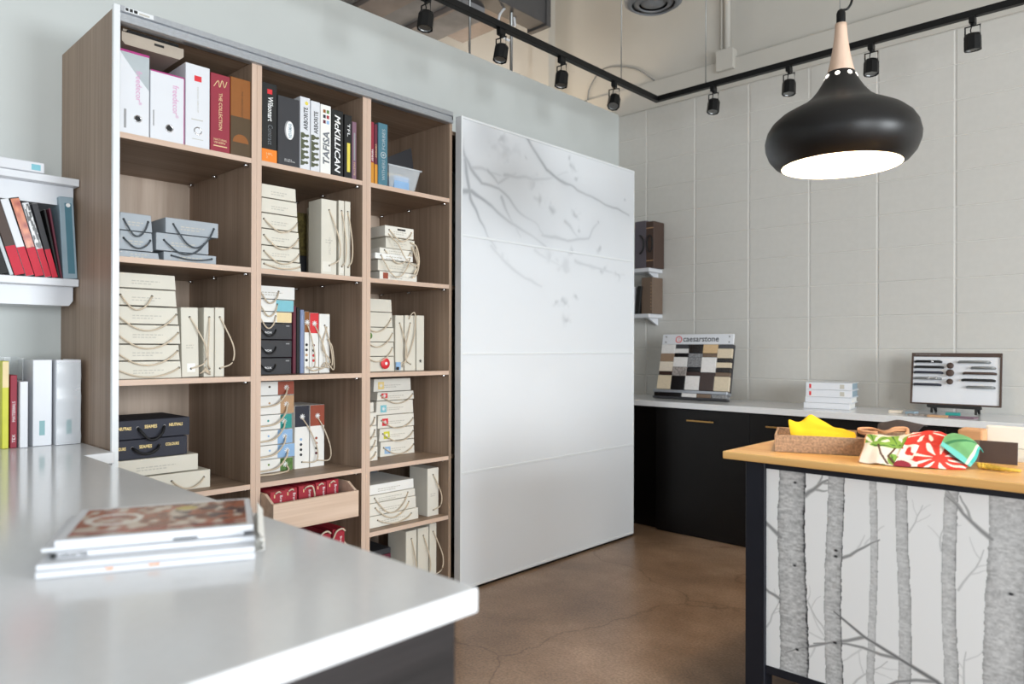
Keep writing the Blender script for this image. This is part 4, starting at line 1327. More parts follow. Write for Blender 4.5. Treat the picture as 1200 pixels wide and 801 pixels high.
t = magazine(0, 1.490, 0.318, 0.9205, 0.0115, 'white-spined magazine at the bottom of the foreground pile', 'white')
part_box('spine_mark', (0.10, 0.112, -0.0006, 0.0004, 0.006, 0.009), 'orange', t)
part_box('spine_mark', (0.165, 0.182, -0.0006, 0.0004, 0.006, 0.009), 'orange', t)
magazine(1, 1.485, 0.320, 0.9324, 0.0100, 'white magazine second from bottom of the foreground pile', 'white', ang - 0.01)
t = magazine(2, 1.466, 0.345, 0.9428, 0.0100, 'white magazine with black lettering on its spine, third from bottom', 'white', ang + 0.01, ml=0.322)
part_box('spine_block', (0.0, 0.008, -0.0006, 0.0004, 0.001, 0.010), 'ink', t)
text('KARAKTER', 'ink', t, 'back', (0.032, -0.0008, 0.0055), 0.046, 0.0065, bold=0.02)
t = magazine(3, 1.452, 0.335, 0.9532, 0.0065, 'thin magazine under the topmost one of the foreground pile', 'white', ang + 0.03, ml=0.318)
part_box('spine_mark', (0.20, 0.24, -0.0006, 0.0004, 0.002, 0.005), 'ink', t)
t = magazine(4, 1.462, 0.352, 0.9601, 0.0115, 'topmost magazine of the foreground pile with brown picture cover', 'white', ang + 0.02, ml=0.315)


def cover_col(U, V):
    n1, n2 = vnoise(U * 1.6, V * 1.0, 5, 21), vnoise(U * 2, V * 0.9, 9, 22)
    base = np.array(rgb(150, 84, 60)[:3])[None] * (0.55 + 0.9 * n1[:, None])
    pale = np.array(rgb(206, 190, 176)[:3])
    k = np.clip((n2 - 0.52) * 6, 0, 1)[:, None]
    c = base * (1 - k) + pale * k
    dk = np.clip((vnoise(U * 2.2, V * 1.4, 8, 30) - 0.62) * 8, 0, 1)[:, None] * (U > 0.55)[:, None]
    c = c * (1 - dk) + np.array(rgb(58, 34, 48)[:3]) * dk
    yl = (np.hypot((U - 0.62) * 1.3, (V - 0.8)) < 0.09)[:, None]
    c = np.where(yl, np.array(rgb(196, 176, 96)[:3]), c)
    rd = (np.abs(V - 0.1) < 0.035)[:, None]
    c = np.where(rd, np.array(rgb(150, 44, 40)[:3]), c)
    ring = (np.abs(np.hypot((U - 0.2), (V - 0.55) * 0.8) - 0.15) < 0.02)[:, None]
    return np.where(ring, np.array(rgb(232, 226, 220)[:3]), c)


grid_print('cover_picture', 60, 50, lambda U, V: np.stack([0.014 + U * 0.290, 0.014 + V * 0.222, np.full(U.shape, 0.0119)], -1), cover_col, 'print_gloss', t)
for k in range(3):
    bm = bmesh.new()
    prism(bm, [(0.0, 0.0), (0.016, 0.002 + 0.004 * k), (0.014 - 0.004 * k, 0.012 + 0.006 * k), (0.0125 - 0.004 * k, 0.012 + 0.006 * k), (0.0145, 0.003 + 0.004 * k)], 'y', 0.0, MD)
    pgo = obj('loose_page', bm, 'paper', bpy.data.objects[[o.name for o in C.objects if o.get('label', '').startswith('white magazine second')][0]])
    pgo.location = (ML + 0.001, 0, 0.001 + 0.006 * k)

# ================================================================== BACK COUNTER
bt = thing('countertop', 'long white countertop along the block wall', 'countertop')
part_box('slab', (-0.62, 6.3, 4.42, 4.998, 0.88, 0.92), 'quartz', bt, 0.003, 2)
xs = [0.08, 0.78, 1.20, 1.90, 2.60, 3.30]
nm = ['black cabinet with brass handle beside the sliding door', 'narrow black cabinet half hidden behind the island corner', 'black cabinet under the stack of white books',
      'black cabinet under the hardware display board', 'black cabinet behind the right of the island']
for i in range(5):
    a, b = xs[i], xs[i + 1]
    t = thing('base_cabinet', nm[i], 'cabinet', (a, 4.44, 0), group='black base cabinets along the block wall')
    part_box('carcass', (0.001, b - a - 0.001, 0.02, 0.55, 0.0, 0.879), 'black_lac', t)
    d = part_box('door', (0.002, b - a - 0.002, 0.0, 0.02, 0.012, 0.872), 'black_lac', t, 0.001)
    bm = bmesh.new()
    c = (b - a) / 2 + 0.012
    box(bm, c - 0.10, c + 0.10, -0.030, -0.022, 0.796, 0.806, 0.001)
    for q in (-0.06, 0.06):
        box(bm, c + q - 0.005, c + q + 0.005, -0.023, 0.0, 0.797, 0.805)
    obj('handle', bm, 'brass', d)
part_box('filler_panel', (-0.62, 0.075, 4.50, 4.52, 0.0, 0.879), 'black_lac', bt)

# stone sample display
tilt = R(13)
cd = thing('stone_display', 'stepped display rack of stone samples under a white sign', 'display', (-0.015, 4.60, 0.921), (-tilt, 0, R(4)))
W5, S5 = 0.555, 0.412
part_box('rack', (0.0, W5, 0.012, 0.030, 0.06, S5), 'charcoal', cd, 0.001)
sg = part_box('sign', (0.0, W5 - 0.005, -0.004, 0.012, S5 + 0.002, S5 + 0.078), 'white', cd, 0.002)
text('caesarstone', 'charcoal', sg, 'back', (0.305, -0.0046, S5 + 0.039), 0.275, 0.036, bold=0.012)
bm = bmesh.new()
lathe(bm, [(0.026, 0.0), (0.026, -0.001), (0.020, -0.001), (0.020, 0.0)], 24, (0.133, -0.004, S5 + 0.038), 'y', cap=False)
obj('round_logo', bm, 'redprint', sg)
text('C', 'redprint', sg, 'back', (0.135, -0.0046, S5 + 0.038), 0.016, 0.020)
for sx in (0.03, W5 - 0.035):
    for sz in (0.018, 0.058):
        bm = bmesh.new()
        disc(bm, (sx, -0.0048, S5 + sz), 0.006, 'y', 10, 0.0008)
        obj('screw', bm, 'steel', sg)
TC = {'w': (225, 222, 220), 'n': (150, 126, 106), 'c': (222, 210, 194), 'd': (60, 44, 40), 'b': (214, 198, 172), 'g': (70, 70, 74), 'k': (22, 20, 22),
      's': (150, 142, 138), 'm': (128, 128, 130), 'r': (36, 30, 28), 't': (208, 176, 134), 'q': (112, 92, 76)}
for k, v in TC.items():
    M['stone_' + k] = mat('stone_sample', rgb(*v), 0.25, vary=0.45 if k in 'sm' else 0.06, scale=90)
cols = [[(200, 290, 'w'), (290, 368, 'n'), (370, 465, 'c'), (465, 502, 'd'), (505, 640, 'b')],
        [(200, 240, 'g'), (240, 285, 'w'), (285, 322, 'k'), (325, 420, 'w'), (420, 508, 's'), (510, 640, 'k')],
        [(200, 282, 'r'), (285, 323, 'm'), (325, 420, 'm'), (425, 463, 'k'), (465, 502, 'd'), (505, 640, 'w')],
        [(200, 285, 't'), (287, 322, 'q'), (325, 468, 'w'), (470, 640, 'd')],
        [(200, 238, 'g'), (240, 330, 'b'), (332, 368, 'r'), (370, 420, 'b'), (425, 463, 'r'), (465, 502, 'q'), (505, 640, 'b')]]
for c, rows in enumerate(cols):
    x0, x1 = 0.003 + c * 0.110, 0.003 + (c + 1) * 0.110 - 0.002
    for j, (a, b, k) in enumerate(rows):
        z1, z0 = S5 - (a - 200) / 440 * 0.338, S5 - (b - 200) / 440 * 0.338
        y = -0.012 * (j + 1) / len(rows) - (0.006 if (b - a) > 60 else 0.0)
        part_box('stone_tile', (x0, x1, y, 0.011, z0 + 0.001, z1), 'stone_' + k, cd, 0.001)
tr = part_box('tray_lip', (-0.008, W5 + 0.004, -0.05, 0.03, 0.047, 0.066), 'silver', cd, 0.002)
part_box('tray_base', (-0.008, W5 + 0.004, -0.045, 0.004, 0.004, 0.018), 'charcoal', cd, 0.001)
for a, b, k in ((0.0, 0.215, 'k'), (0.22, 0.33, 'w'), (0.335, 0.44, 'q'), (0.445, 0.55, 'm')):
    part_box('stone_tile', (a, b, -0.043, 0.02, 0.019, 0.046), 'stone_' + k, cd, 0.001)
bm = bmesh.new()
prism(bm, [(0.03, 0.26), (0.185, 0.046), (0.20, 0.050), (0.03, 0.34)], 'x', 0.24, 0.26)
obj('support_leg', bm, 'charcoal', cd)

# stack of white books
for i, (dz, hh, dx, dy, lb) in enumerate(((0, 0.036, 0, 0, 'bottom'), (0.037, 0.036, 0.006, 0.008, 'second from bottom'), (0.074, 0.044, 0.012, 0.004, 'third from bottom'), (0.119, 0.044, 0.010, 0.010, 'topmost'))):
    t = thing('catalogue', 'white catalogue, %s in the stack on the back counter' % lb, 'catalogue', (1.075 + dx, 4.585 + dy, 0.921 + dz), (0, 0, R(8)), 'white catalogues on the back counter')
    bm = bmesh.new()
    box(bm, 0, 0.27, 0, 0.003, 0, hh, 0.0012)
    box(bm, 0, 0.27, 0.002, 0.22, 0, 0.003)
    box(bm, 0, 0.27, 0.002, 0.22, hh - 0.003, hh)
    obj('cover', bm, 'white', t)
    part_box('pages', (0.004, 0.262, 0.003, 0.214, 0.0032, hh - 0.0032), 'slate' if i > 1 else 'paper', t)
    if i > 1:
        part_box('spine_mark', (0.02, 0.032, -0.0006, 0.0004, 0.008, 0.034), 'redprint', t)
        part_box('spine_mark', (0.20, 0.225, -0.0006, 0.0004, 0.008, 0.034), 'paleink', t)

# hardware display board
hb = thing('hardware_board', 'dark framed white board displaying cabinet handles and knobs', 'display', (1.640, 4.76, 0.972), (R(-9), 0, R(2)))
HW, HHH = 0.455, 0.305
part_box('backing', (0.0, HW, 0.004, 0.016, 0.0, HHH), 'white', hb)
for b in ((0, 0.010, -0.004, 0.018, 0, HHH), (HW - 0.010, HW, -0.004, 0.018, 0, HHH), (0.01, HW - 0.01, -0.004, 0.018, HHH - 0.022, HHH), (0.01, HW - 0.01, -0.004, 0.018, 0, 0.008)):
    part_box('frame', b, 'darkbrown', hb, 0.001)
text('DECORATIVE HARDWARE', 'greyink', hb, 'back', (0.085, -0.0046, HHH - 0.011), 0.13, 0.008)
hs = [(0.02, 0.155, 0.252, 'ink'), (0.02, 0.165, 0.219, 'ink'), (0.018, 0.162, 0.187, 'navy'), (0.022, 0.155, 0.152, 'steel'), (0.018, 0.155, 0.115, 'navy'),
      (0.245, 0.395, 0.252, 'steel'), (0.31, 0.42, 0.219, 'steel'), (0.27, 0.425, 0.187, 'darkbrown'), (0.265, 0.42, 0.148, 'ink'), (0.29, 0.42, 0.108, 'steel')]
for a, b, z, m in hs:
    bm = bmesh.new()
    tube(bm, [(a, 0.003, z), (a + 0.006, -0.014, z), (a + 0.014, -0.018, z), (b - 0.014, -0.018, z), (b - 0.006, -0.014, z), (b, 0.003, z)], 0.0075, 6)
    obj('sample_handle', bm, m, hb, True)
for x, z, r in ((0.205, 0.228, 0.018), (0.205, 0.186, 0.021), (0.205, 0.135, 0.017)):
    bm = bmesh.new()
    lathe(bm, [(0.006, 0.004), (0.006, -0.010), (r, -0.016), (r, -0.022), (r * 0.5, -0.026)], 16, (x, 0, z), 'y')
    obj('sample_knob', bm, 'darkbrown', hb, True)
for x, z in ((0.112, 0.252), (0.095, 0.152), (0.135, 0.152)):
    bm = bmesh.new()
    lathe(bm, [(0.004, 0.002), (0.009, -0.016), (0.009, -0.022), (0.004, -0.026)], 12, (x, 0, z), 'y')
    obj('sample_knob', bm, 'chrome', hb, True, label='bright chrome knob')
part_box('easel_ledge', (0.09, 0.36, -0.012, 0.03, -0.016, -0.001), 'ink', hb, 0.001)
for ex in (0.11, 0.33):
    bm = bmesh.new()
    prism(bm, [(0.016, -0.016), (0.016, 0.20), (0.022, 0.20), (0.115, -0.034), (0.105, -0.034), (0.028, 0.0), (0.028, -0.016)], 'x', ex, ex + 0.012)
    obj('easel_leg', bm, 'ink', hb)
    part_box('easel_foot', (ex, ex + 0.012, -0.012, 0.0, -0.050, -0.016), 'ink', hb)
# loose samples under the board
for i, (x, y, sx, sy, h, m, rz, lb) in enumerate(((1.60, 4.62, 0.07, 0.05, 0.016, 'stone_c', 10, 'small cream stone sample at left under the hardware board'), (1.69, 4.60, 0.05, 0.06, 0.016, 'slate', -6, 'blue-grey stone sample under the hardware board'),
                                                  (1.76, 4.56, 0.15, 0.08, 0.008, 'stone_s', 4, 'speckled flat sample in front of the hardware board'), (1.84, 4.52, 0.10, 0.04, 0.010, 'tan', 6, 'tan wood sample nearest the counter edge below the board'),
                                                  (1.95, 4.56, 0.13, 0.09, 0.006, 'plum', -4, 'mauve sample card right under the hardware board'), (1.89, 4.63, 0.07, 0.05, 0.02, 'teal', 8, 'small teal sample under the hardware board'))):
    t = thing('stone_sample', lb, 'sample', (x, y, 0.9205), (0, 0, R(rz)), 'samples lying under the hardware board')
    part_box('slab', (-sx / 2, sx / 2, -sy / 2, sy / 2, 0, h), m, t, 0.001)

# small shelves on the block wall beside the door
for z, lb in ((1.924, 'upper small white shelf on the block wall beside the sliding door'), (1.565, 'lower small white shelf on the block wall beside the sliding door')):
    t = thing('wall_shelf', lb, 'shelf', (-0.62, BY, z), group='small white shelves on the block wall')
    part_box('board', (0, 0.412, -0.2, -0.002, -0.03, 0), 'white', t, 0.002)
    bm = bmesh.new()
    prism(bm, [(-0.005, -0.03), (-0.15, -0.03), (-0.02, -0.085), (-0.005, -0.085)], 'x', 0.36, 0.375)
    obj('bracket', bm, 'white', t)


def sidebook(x0, x1, z0, h, label, m, y=4.83, name='binder'):
    t = thing(name, label, 'binder', ((x0 + x1) / 2, y, z0 + 0.001), (0, 0, 0), 'binders on the small shelves')
    hw = (x1 - x0) / 2 - 0.0005
    part_box('cover', (-hw, hw, 0, 0.155, 0, h), m, t, 0.002)
    return t, hw


t, hw = sidebook(-0.36, -0.255, 1.924, 0.375, 'grey-purple binder with arched black handle on upper small shelf', 'purplegrey')
bm = bmesh.new()
tube(bm, [(-0.015 + 0.05 * math.sin(a), -0.004, 0.19 + 0.075 * math.cos(a)) for a in np.linspace(0.25, math.pi - 0.25, 12)], 0.006, 6)
obj('handle', bm, 'ink', t, True)
t, hw = sidebook(-0.254, -0.185, 1.924, 0.365, 'brown binder with black ring on upper small shelf', 'darkbrown')
bm = bmesh.new()
tube(bm, [(0.024 * math.sin(a), -0.003, 0.19 + 0.066 * math.cos(a)) for a in np.linspace(0, 2 * math.pi, 20)], 0.005, 6)
obj('ring', bm, 'ink', t, True)
for z in (0.055, 0.31):
    part_box('pale_line', (-hw + 0.002, hw - 0.002, -0.0006, 0.0005, z, z + 0.006), 'tan', t)
t, hw = sidebook(-0.29, -0.19, 1.565, 0.285, 'mid-brown binder on lower small shelf', 'midbrown', y=4.82)
for k in range(9):
    part_box('binding_hole', (hw - 0.014, hw - 0.008, -0.0006, 0.0005, 0.03 + k * 0.026, 0.038 + k * 0.026), 'tan', t)
t, hw = sidebook(-0.335, -0.30, 1.565, 0.22, 'dark leaning catalogue on lower small shelf', 'ink', y=4.80, name='catalogue')
t.rotation_euler = (0, R(6), 0)
t, hw = sidebook(-0.365, -0.345, 1.565, 0.215, 'white catalogue at the left on lower small shelf', 'white', y=4.80, name='catalogue')

# ================================================================== ISLAND
il = thing('island', 'work island with butcher block top and birch trunk panel front', 'island', (1.6, 2.46, 0))
IW, ID = 1.75, 0.80
bm = bmesh.new()
box(bm, 0, IW, 0, ID, 0.892, 0.92, 0.004, 2)
obj('worktop', bm, 'bamboo', il)
for x in (0.075, IW - 0.145):
    for y in (0.032, ID - 0.10):
        part_box('post', (x, x + 0.072, y, y + 0.068, 0, 0.890), 'frame_blue', il, 0.002)
for y in (0.042, ID - 0.09):
    part_box('rail', (0.147, IW - 0.145, y, y + 0.045, 0.868, 0.890), 'frame_blue', il)
    part_box('rail', (0.147, IW - 0.145, y, y + 0.045, 0.135, 0.163), 'frame_blue', il)
part_box('side_panel', (0.09, 0.105, 0.10, ID - 0.10, 0.14, 0.889), 'frame_blue', il)
part_box('base_shelf', (0.11, IW - 0.11, 0.087, ID - 0.09, 0.135, 0.155), 'frame_blue', il)
PX0, PX1, PZ0, PZ1 = 0.148, IW - 0.146, 0.163, 0.868
part_box('panel_backing', (PX0, PX1, 0.046, 0.06, PZ0, PZ1), 'white', il)
rr = random.Random(11)
TRK = [(0.243, 0.046, 0.16, 0.9), (0.384, 0.026, 0.26, 0.8), (0.503, 0.011, 0.56, 0.5), (0.594, 0.017, 0.46, 0.6), (0.725, 0.018, 0.46, 0.6), (0.868, 0.05, 0.32, 0.7), (1.01, 0.028, 0.3, 0.8),
       (1.13, 0.014, 0.5, 0.5), (1.24, 0.045, 0.2, 0.9), (1.40, 0.022, 0.4, 0.7), (1.53, 0.03, 0.3, 0.8)]
TW = []


def twig(x, z, an, ln_, wd, depth):
    pts = [(x, z)]
    n = 5
    for k in range(n):
        an += rr.uniform(-0.28, 0.28)
        x += math.cos(an) * ln_ / n
        z += math.sin(an) * ln_ / n
        pts.append((x, z))
        if depth and k in (1, 2, 3):
            twig(x, z, an + rr.choice((-1, 1)) * rr.uniform(0.45, 0.9), ln_ * rr.uniform(0.35, 0.55), wd * 0.6, depth - 1)
    TW.append((pts, wd, 0.2 + 0.12 * depth))


twig(0.20, 0.63, R(142), 0.13, 0.008, 1)
twig(0.285, 0.79, R(42), 0.10, 0.008, 1)
twig(0.20, 0.41, R(150), 0.11, 0.006, 1)
twig(0.15, 0.30, R(70), 0.13, 0.003, 1)
twig(0.41, 0.60, R(38), 0.14, 0.005, 1)
twig(0.36, 0.33, R(120), 0.15, 0.003, 1)
twig(0.88, 0.16, R(138), 0.56, 0.009, 2)
twig(0.83, 0.74, R(150), 0.16, 0.007, 1)
twig(0.745, 0.57, R(52), 0.15, 0.003, 1)
twig(0.76, 0.25, R(85), 0.14, 0.003, 1)
twig(0.44, 0.18, R(60), 0.16, 0.003, 1)
twig(0.61, 0.72, R(58), 0.10, 0.002, 1)
twig(0.70, 0.68, R(115), 0.09, 0.0025, 1)
twig(0.92, 0.55, R(40), 0.2, 0.005, 2)
twig(1.18, 0.5, R(140), 0.2, 0.006, 2)


def birch(U, V):
    X, Zz = PX0 + U * (PX1 - PX0), PZ0 + V * (PZ1 - PZ0)
    k = np.zeros(X.shape)
    for i in (2, 3, 4, 7, 9, 1, 6, 10, 5, 0, 8):
        c, hw_, lo, cn = TRK[i]
        cx = c + 0.006 * np.sin(Zz * 7 + i * 1.7) + 0.003 * (vnoise(X * 0, Zz, 30, 40 + i) - 0.5)
        e = (X - cx) / (hw_ * (1.06 - 0.12 * (Zz - 0.5)))
        edge = 1 + 0.07 * (vnoise(X * 0, Zz, 90, i) - 0.5)
        ins = np.abs(e) < edge
        sh = 0.26 + (0.30 * np.clip(e, 0, 1) ** 1.5 + 0.12 * np.clip(-e, 0, 1) ** 2 + 0.06) * cn
        hat = vnoise(X * 0.4, Zz, 170, 50 + i)
        sp = vnoise(X, Zz, 200, 70 + i)
        kk = sh * 0.9 + 0.10 * cn + (hat - 0.5) * 0.34 * cn + (sp - 0.5) * 0.16
        rim = np.clip((np.abs(e) - 0.80) / 0.20, 0, 1) * (0.5 * cn)
        kk = kk + rim * (e > 0) + 0.4 * rim * (e < 0)
        for q in range(3):
            kz = 0.25 + ((i * 0.37 + q * 0.29) % 0.6)
            kn = np.exp(-(((X - cx - hw_ * 0.2) / 0.006) ** 2 + ((Zz - kz) / 0.004) ** 2)) * (hw_ > 0.02)
            kk = kk + kn
        k = np.where(ins, np.clip(kk, 0.05, 1), k)
    for pts, wd, dk in TW:
        d, s = seg_dist(X, Zz, pts)
        ww = wd * (1 - 0.65 * s) + 0.0007
        a = np.clip(1.4 - d / ww, 0, 1)
        k = np.maximum(k, a * (dk + 0.35 * (wd > 0.004)))
    k = np.clip(k, 0, 1)[:, None]
    return np.array(rgb(246, 248, 250)[:3]) * (1 - k) + np.array(rgb(34, 35, 40)[:3]) * k


g = grid_print('birch_panel', 800, 320, lambda U, V: np.stack([PX0 + U * (PX1 - PX0), np.full(U.shape, 0.0455), PZ0 + V * (PZ1 - PZ0)], -1), birch, 'print_matt', il)
g['label'] = 'white front panel printed with grey birch trunks'

# tray and samples on the island -----------------------------------------------------
tr = thing('tray', 'shallow brown woven tray holding fabric samples on the island', 'tray', (1.745, 2.580, 0.9205), (0, 0, R(21)))
TL, TD, TZ = 0.60, 0.27, 0.062
for nm_, b in (('front_wall', (0, TL, 0, 0.008, 0, TZ)), ('back_wall', (0, TL, TD - 0.008, TD, 0, TZ)), ('end_wall', (0, 0.008, 0.008, TD - 0.008, 0, TZ)), ('end_wall', (TL - 0.008, TL, 0.008, TD - 0.008, 0, TZ)),
               ('base', (0.008, TL - 0.008, 0.008, TD - 0.008, 0, 0.006))):
    part_box(nm_, b, 'rattan', tr, 0.001)


def interp(ctrl, U, V):
    """smooth patch through a small net of control points"""
    ctrl = np.array(ctrl, float)
    nv, nu, _ = ctrl.shape

    def basis(n, t):
        x = t * (n - 1)
        i = np.clip(np.floor(x).astype(int), 0, n - 2)
        f = x - i
        Wm = np.zeros((len(t), n))
        r = np.arange(len(t))
        cs = (-0.5 * f + f * f - 0.5 * f ** 3, 1 - 2.5 * f * f + 1.5 * f ** 3, 0.5 * f + 2 * f * f - 1.5 * f ** 3, -0.5 * f * f + 0.5 * f ** 3)
        for o, wv in zip((-1, 0, 1, 2), cs):
            np.add.at(Wm, (r, np.clip(i + o, 0, n - 1)), wv)
        return Wm
    return np.einsum('ka,kb,abc->kc', basis(nv, V), basis(nu, U), ctrl)


def cloth(name, label, ctrl, col, nu=60, nv=44, rip=0.003, f=18, seed=1, m='print_cloth', th=0.0025):
    def pos(U, V):
        P = interp(ctrl, U, V)
        P[:, 2] += rip * (vnoise(P[:, 0], P[:, 1], f * 2, seed) - 0.5) * 2
        P[:, 1] += rip * 0.8 * (vnoise(P[:, 0], P[:, 2], f * 2, seed + 3) - 0.5) * 2
        P[:, 2] = np.maximum(P[:, 2], 0.9225)
        return P
    o = grid_print(name, nu, nv, pos, col, m, None, solid=th)
    return tag(o, label, 'fabric')


def K(*c):
    return np.array(rgb(*c)[:3])


def solidc(c):
    return lambda U, V: np.tile(c, (len(U), 1))


# yellow cloth
cloth('suede_cloth', 'bright yellow suede cloth with pointed corners in the brown tray',
      [[(1.79, 2.635, 0.95), (1.83, 2.64, 0.975), (1.90, 2.67, 0.978), (1.965, 2.70, 0.975)],
       [(1.765, 2.66, 1.030), (1.815, 2.68, 0.998), (1.88, 2.71, 0.996), (1.975, 2.745, 0.978)],
       [(1.795, 2.72, 0.985), (1.812, 2.75, 1.046), (1.87, 2.77, 1.012), (1.955, 2.79, 0.990)],
       [(1.80, 2.76, 0.95), (1.85, 2.80, 0.975), (1.90, 2.81, 0.985), (1.95, 2.82, 0.955)]],
      lambda U, V: K(236, 190, 40)[None] * (0.9 + 0.2 * vnoise(U, V, 7, 5))[:, None], rip=0.003, seed=9)
# dark wool swatch
cloth('wool_swatch', 'charcoal wool swatch lying over the middle of the brown tray',
      [[(2.03, 2.80, 0.998), (2.09, 2.80, 1.006), (2.155, 2.82, 1.002)], [(2.01, 2.88, 1.014), (2.08, 2.90, 1.028), (2.15, 2.92, 1.018)], [(2.00, 2.93, 1.016), (2.07, 2.95, 1.030), (2.15, 2.98, 1.012)]],
      lambda U, V: K(62, 55, 55)[None] * (0.8 + 0.4 * vnoise(U, V, 40, 5))[:, None], 24, 20, 0.0015, seed=4, th=0.004)
bm = bmesh.new()
lathe(bm, [(0.0, 0.0), (0.022, 0.004), (0.024, 0.02), (0.012, 0.03), (0.0, 0.031)], 16, (1.985, 2.80, 0.972), 'z', cap=False)
tag(obj('fabric_roll', bm, 'darkcloth', None, True), 'small black rolled swatch beside the yellow cloth in the tray', 'swatch')
# tan edged fold
bm = bmesh.new()
for off in (0.0, 0.007):
    pts = curve_pts([(2.05, 2.74, 0.994 + off), (2.0, 2.73, 0.996 + off), (1.985, 2.755, 1.006 + off * 0.4), (2.02, 2.775, 1.010), (2.07, 2.75, 1.004), (2.10, 2.76, 1.012 + off), (2.135, 2.775, 1.012 + off), (2.14, 2.75, 0.998)], 40)
    tube(bm, pts, 0.0055, 6)
tag(obj('binding_cord', bm, 'tanleather', None, True), 'tan edge binding looped over the front rim of tray', 'trim')


def petals(X, Y, cx, cy, n, r0, r1, wd, a0=0.0):
    an = np.arctan2(Y - cy, X - cx) + a0
    r = np.hypot(X - cx, Y - cy)
    ph = ((an / (2 * np.pi) * n) % 1) - 0.5
    t = (r - r0) / (r1 - r0)
    return (np.abs(ph) < wd * np.sqrt(np.clip(4 * t * (1 - t), 0, 1))) & (t > 0) & (t < 1)


def leafprint(U, V):
    c = np.tile(K(238, 228, 216), (len(U), 1))
    for cx, cy, s, a in ((0.22, 0.72, 0.30, 0.3), (0.72, 0.70, 0.34, 0.9), (0.85, 0.2, 0.2, 0.0)):
        m_ = petals(U, V, cx, cy - 0.28, 7, 0.02, s + 0.22, 0.34, a) & (V > cy - 0.32)
        c[m_] = K(132, 170, 74)
        m_ = petals(U, V, cx, cy - 0.28, 7, 0.02, s + 0.2, 0.06, a) & (V > cy - 0.32)
        c[m_] = K(70, 112, 54)
    br_ = seg_dist(U, V, [(0.3, 0.45), (0.42, 0.22), (0.62, 0.05)])[0] < 0.018
    c[br_] = K(86, 60, 48)
    br_ = seg_dist(U, V, [(0.62, 0.4), (0.56, 0.2), (0.8, 0.02)])[0] < 0.018
    c[br_] = K(86, 60, 48)
    ed = (U < 0.04)
    c[ed] = K(200, 150, 112)
    return c


cloth('printed_fabric', 'cream fabric sample printed with green leaves draped over the tray front',
      [[(2.055, 2.515, 0.924), (2.10, 2.515, 0.924), (2.15, 2.52, 0.924), (2.20, 2.535, 0.924)],
       [(2.045, 2.60, 0.962), (2.095, 2.59, 0.966), (2.15, 2.60, 0.955), (2.20, 2.62, 0.958)],
       [(2.030, 2.675, 0.994), (2.09, 2.68, 0.990), (2.14, 2.68, 0.992), (2.20, 2.70, 0.99)],
       [(2.030, 2.73, 0.996), (2.09, 2.76, 0.992), (2.15, 2.78, 1.004), (2.21, 2.80, 1.0)]], leafprint, 90, 80, 0.004, seed=2)


def redprint(U, V):
    c = np.tile(K(206, 62, 52), (len(U), 1)) * (0.9 + 0.25 * vnoise(U, V, 6, 3))[:, None]
    wht = K(244, 236, 226)
    for cx, cy, n, r1, a in ((0.66, 0.26, 9, 0.40, 0.2), (0.24, 0.92, 9, 0.34, 0.5), (0.95, 0.98, 8, 0.3, 0.1)):
        c[petals(U, V, cx, cy, n, 0.09, r1, 0.19, a)] = wht
    m_ = np.hypot((U - 0.15) * 1.0, (V - 0.02) * 1.3) < 0.19
    c[m_] = K(150, 50, 66)
    m_ = (np.abs(np.hypot((U - 0.15), (V - 0.02) * 1.3) - 0.23) < 0.045)
    c[m_] = wht
    m_ = (U < 0.3) & (V > 0.22) & (V < 0.5) & (vnoise(U, V, 12, 17) > 0.35)
    c[m_] = wht
    return c


cloth('printed_fabric', 'red fabric sample printed with white petals bunched on the island',
      [[(2.16, 2.520, 0.924), (2.21, 2.53, 0.924), (2.27, 2.56, 0.924), (2.345, 2.60, 0.923)],
       [(2.16, 2.60, 0.962), (2.21, 2.60, 0.955), (2.27, 2.63, 0.952), (2.34, 2.66, 0.932)],
       [(2.16, 2.69, 0.997), (2.21, 2.70, 0.996), (2.26, 2.72, 0.99), (2.32, 2.74, 0.968)],
       [(2.15, 2.80, 1.004), (2.21, 2.82, 1.010), (2.27, 2.84, 1.0), (2.31, 2.86, 0.985)]], redprint, 110, 90, 0.005, seed=6)


def greenprint(U, V):
    c = np.tile(K(110, 164, 110), (len(U), 1)) * (0.85 + 0.3 * vnoise(U, V, 8, 3))[:, None]
    c[seg_dist(U, V, [(0.1, 0.1), (0.5, 0.5), (0.9, 0.85)])[0] < 0.03] = K(60, 120, 80)
    c[U > 0.86] = K(70, 176, 168)
    c[(V < 0.16)] = K(110, 196, 188)
    c[(U > 0.78) & (U < 0.86)] = K(238, 220, 200)
    return c


cloth('printed_fabric', 'green and teal folded fabric corner at right end of the red fabric',
      [[(2.265, 2.655, 0.985), (2.31, 2.64, 0.955), (2.352, 2.63, 0.928)],
       [(2.268, 2.70, 1.012), (2.318, 2.69, 0.99), (2.36, 2.67, 0.945)],
       [(2.285, 2.75, 1.018), (2.33, 2.74, 1.004), (2.362, 2.72, 0.975)],
       [(2.30, 2.80, 0.99), (2.335, 2.79, 0.985), (2.362, 2.77, 0.96)]], greenprint, 50, 50, 0.002, seed=12)
tag(part_box('cork_block', (2.235, 2.312, 3.04, 3.14, 0.9205, 1.005), 'cork', None, 0.006, 2), 'tan cork block behind the green fabric on the island', 'block')
t = thing('sample_case', 'open pinkish-white sample case at the right of the island top', 'case', (2.35, 2.90, 0.9205), (0, 0, R(3)))
part_box('base', (0, 0.36, 0, 0.24, 0, 0.018), 'cream2', t, 0.002)
part_box('lid', (-0.03, 0.135, 0.225, 0.24, 0.018, 0.098), 'cream2', t, 0.006, 2)
part_box('end_wall', (0.135, 0.36, 0.215, 0.24, 0.018, 0.085), 'cream2', t, 0.004)
t = thing('sample_board', 'dark brown sample board with tan edge leaning on the pale case', 'board', (2.325, 2.82, 0.9205), (R(-14), 0, R(4)))
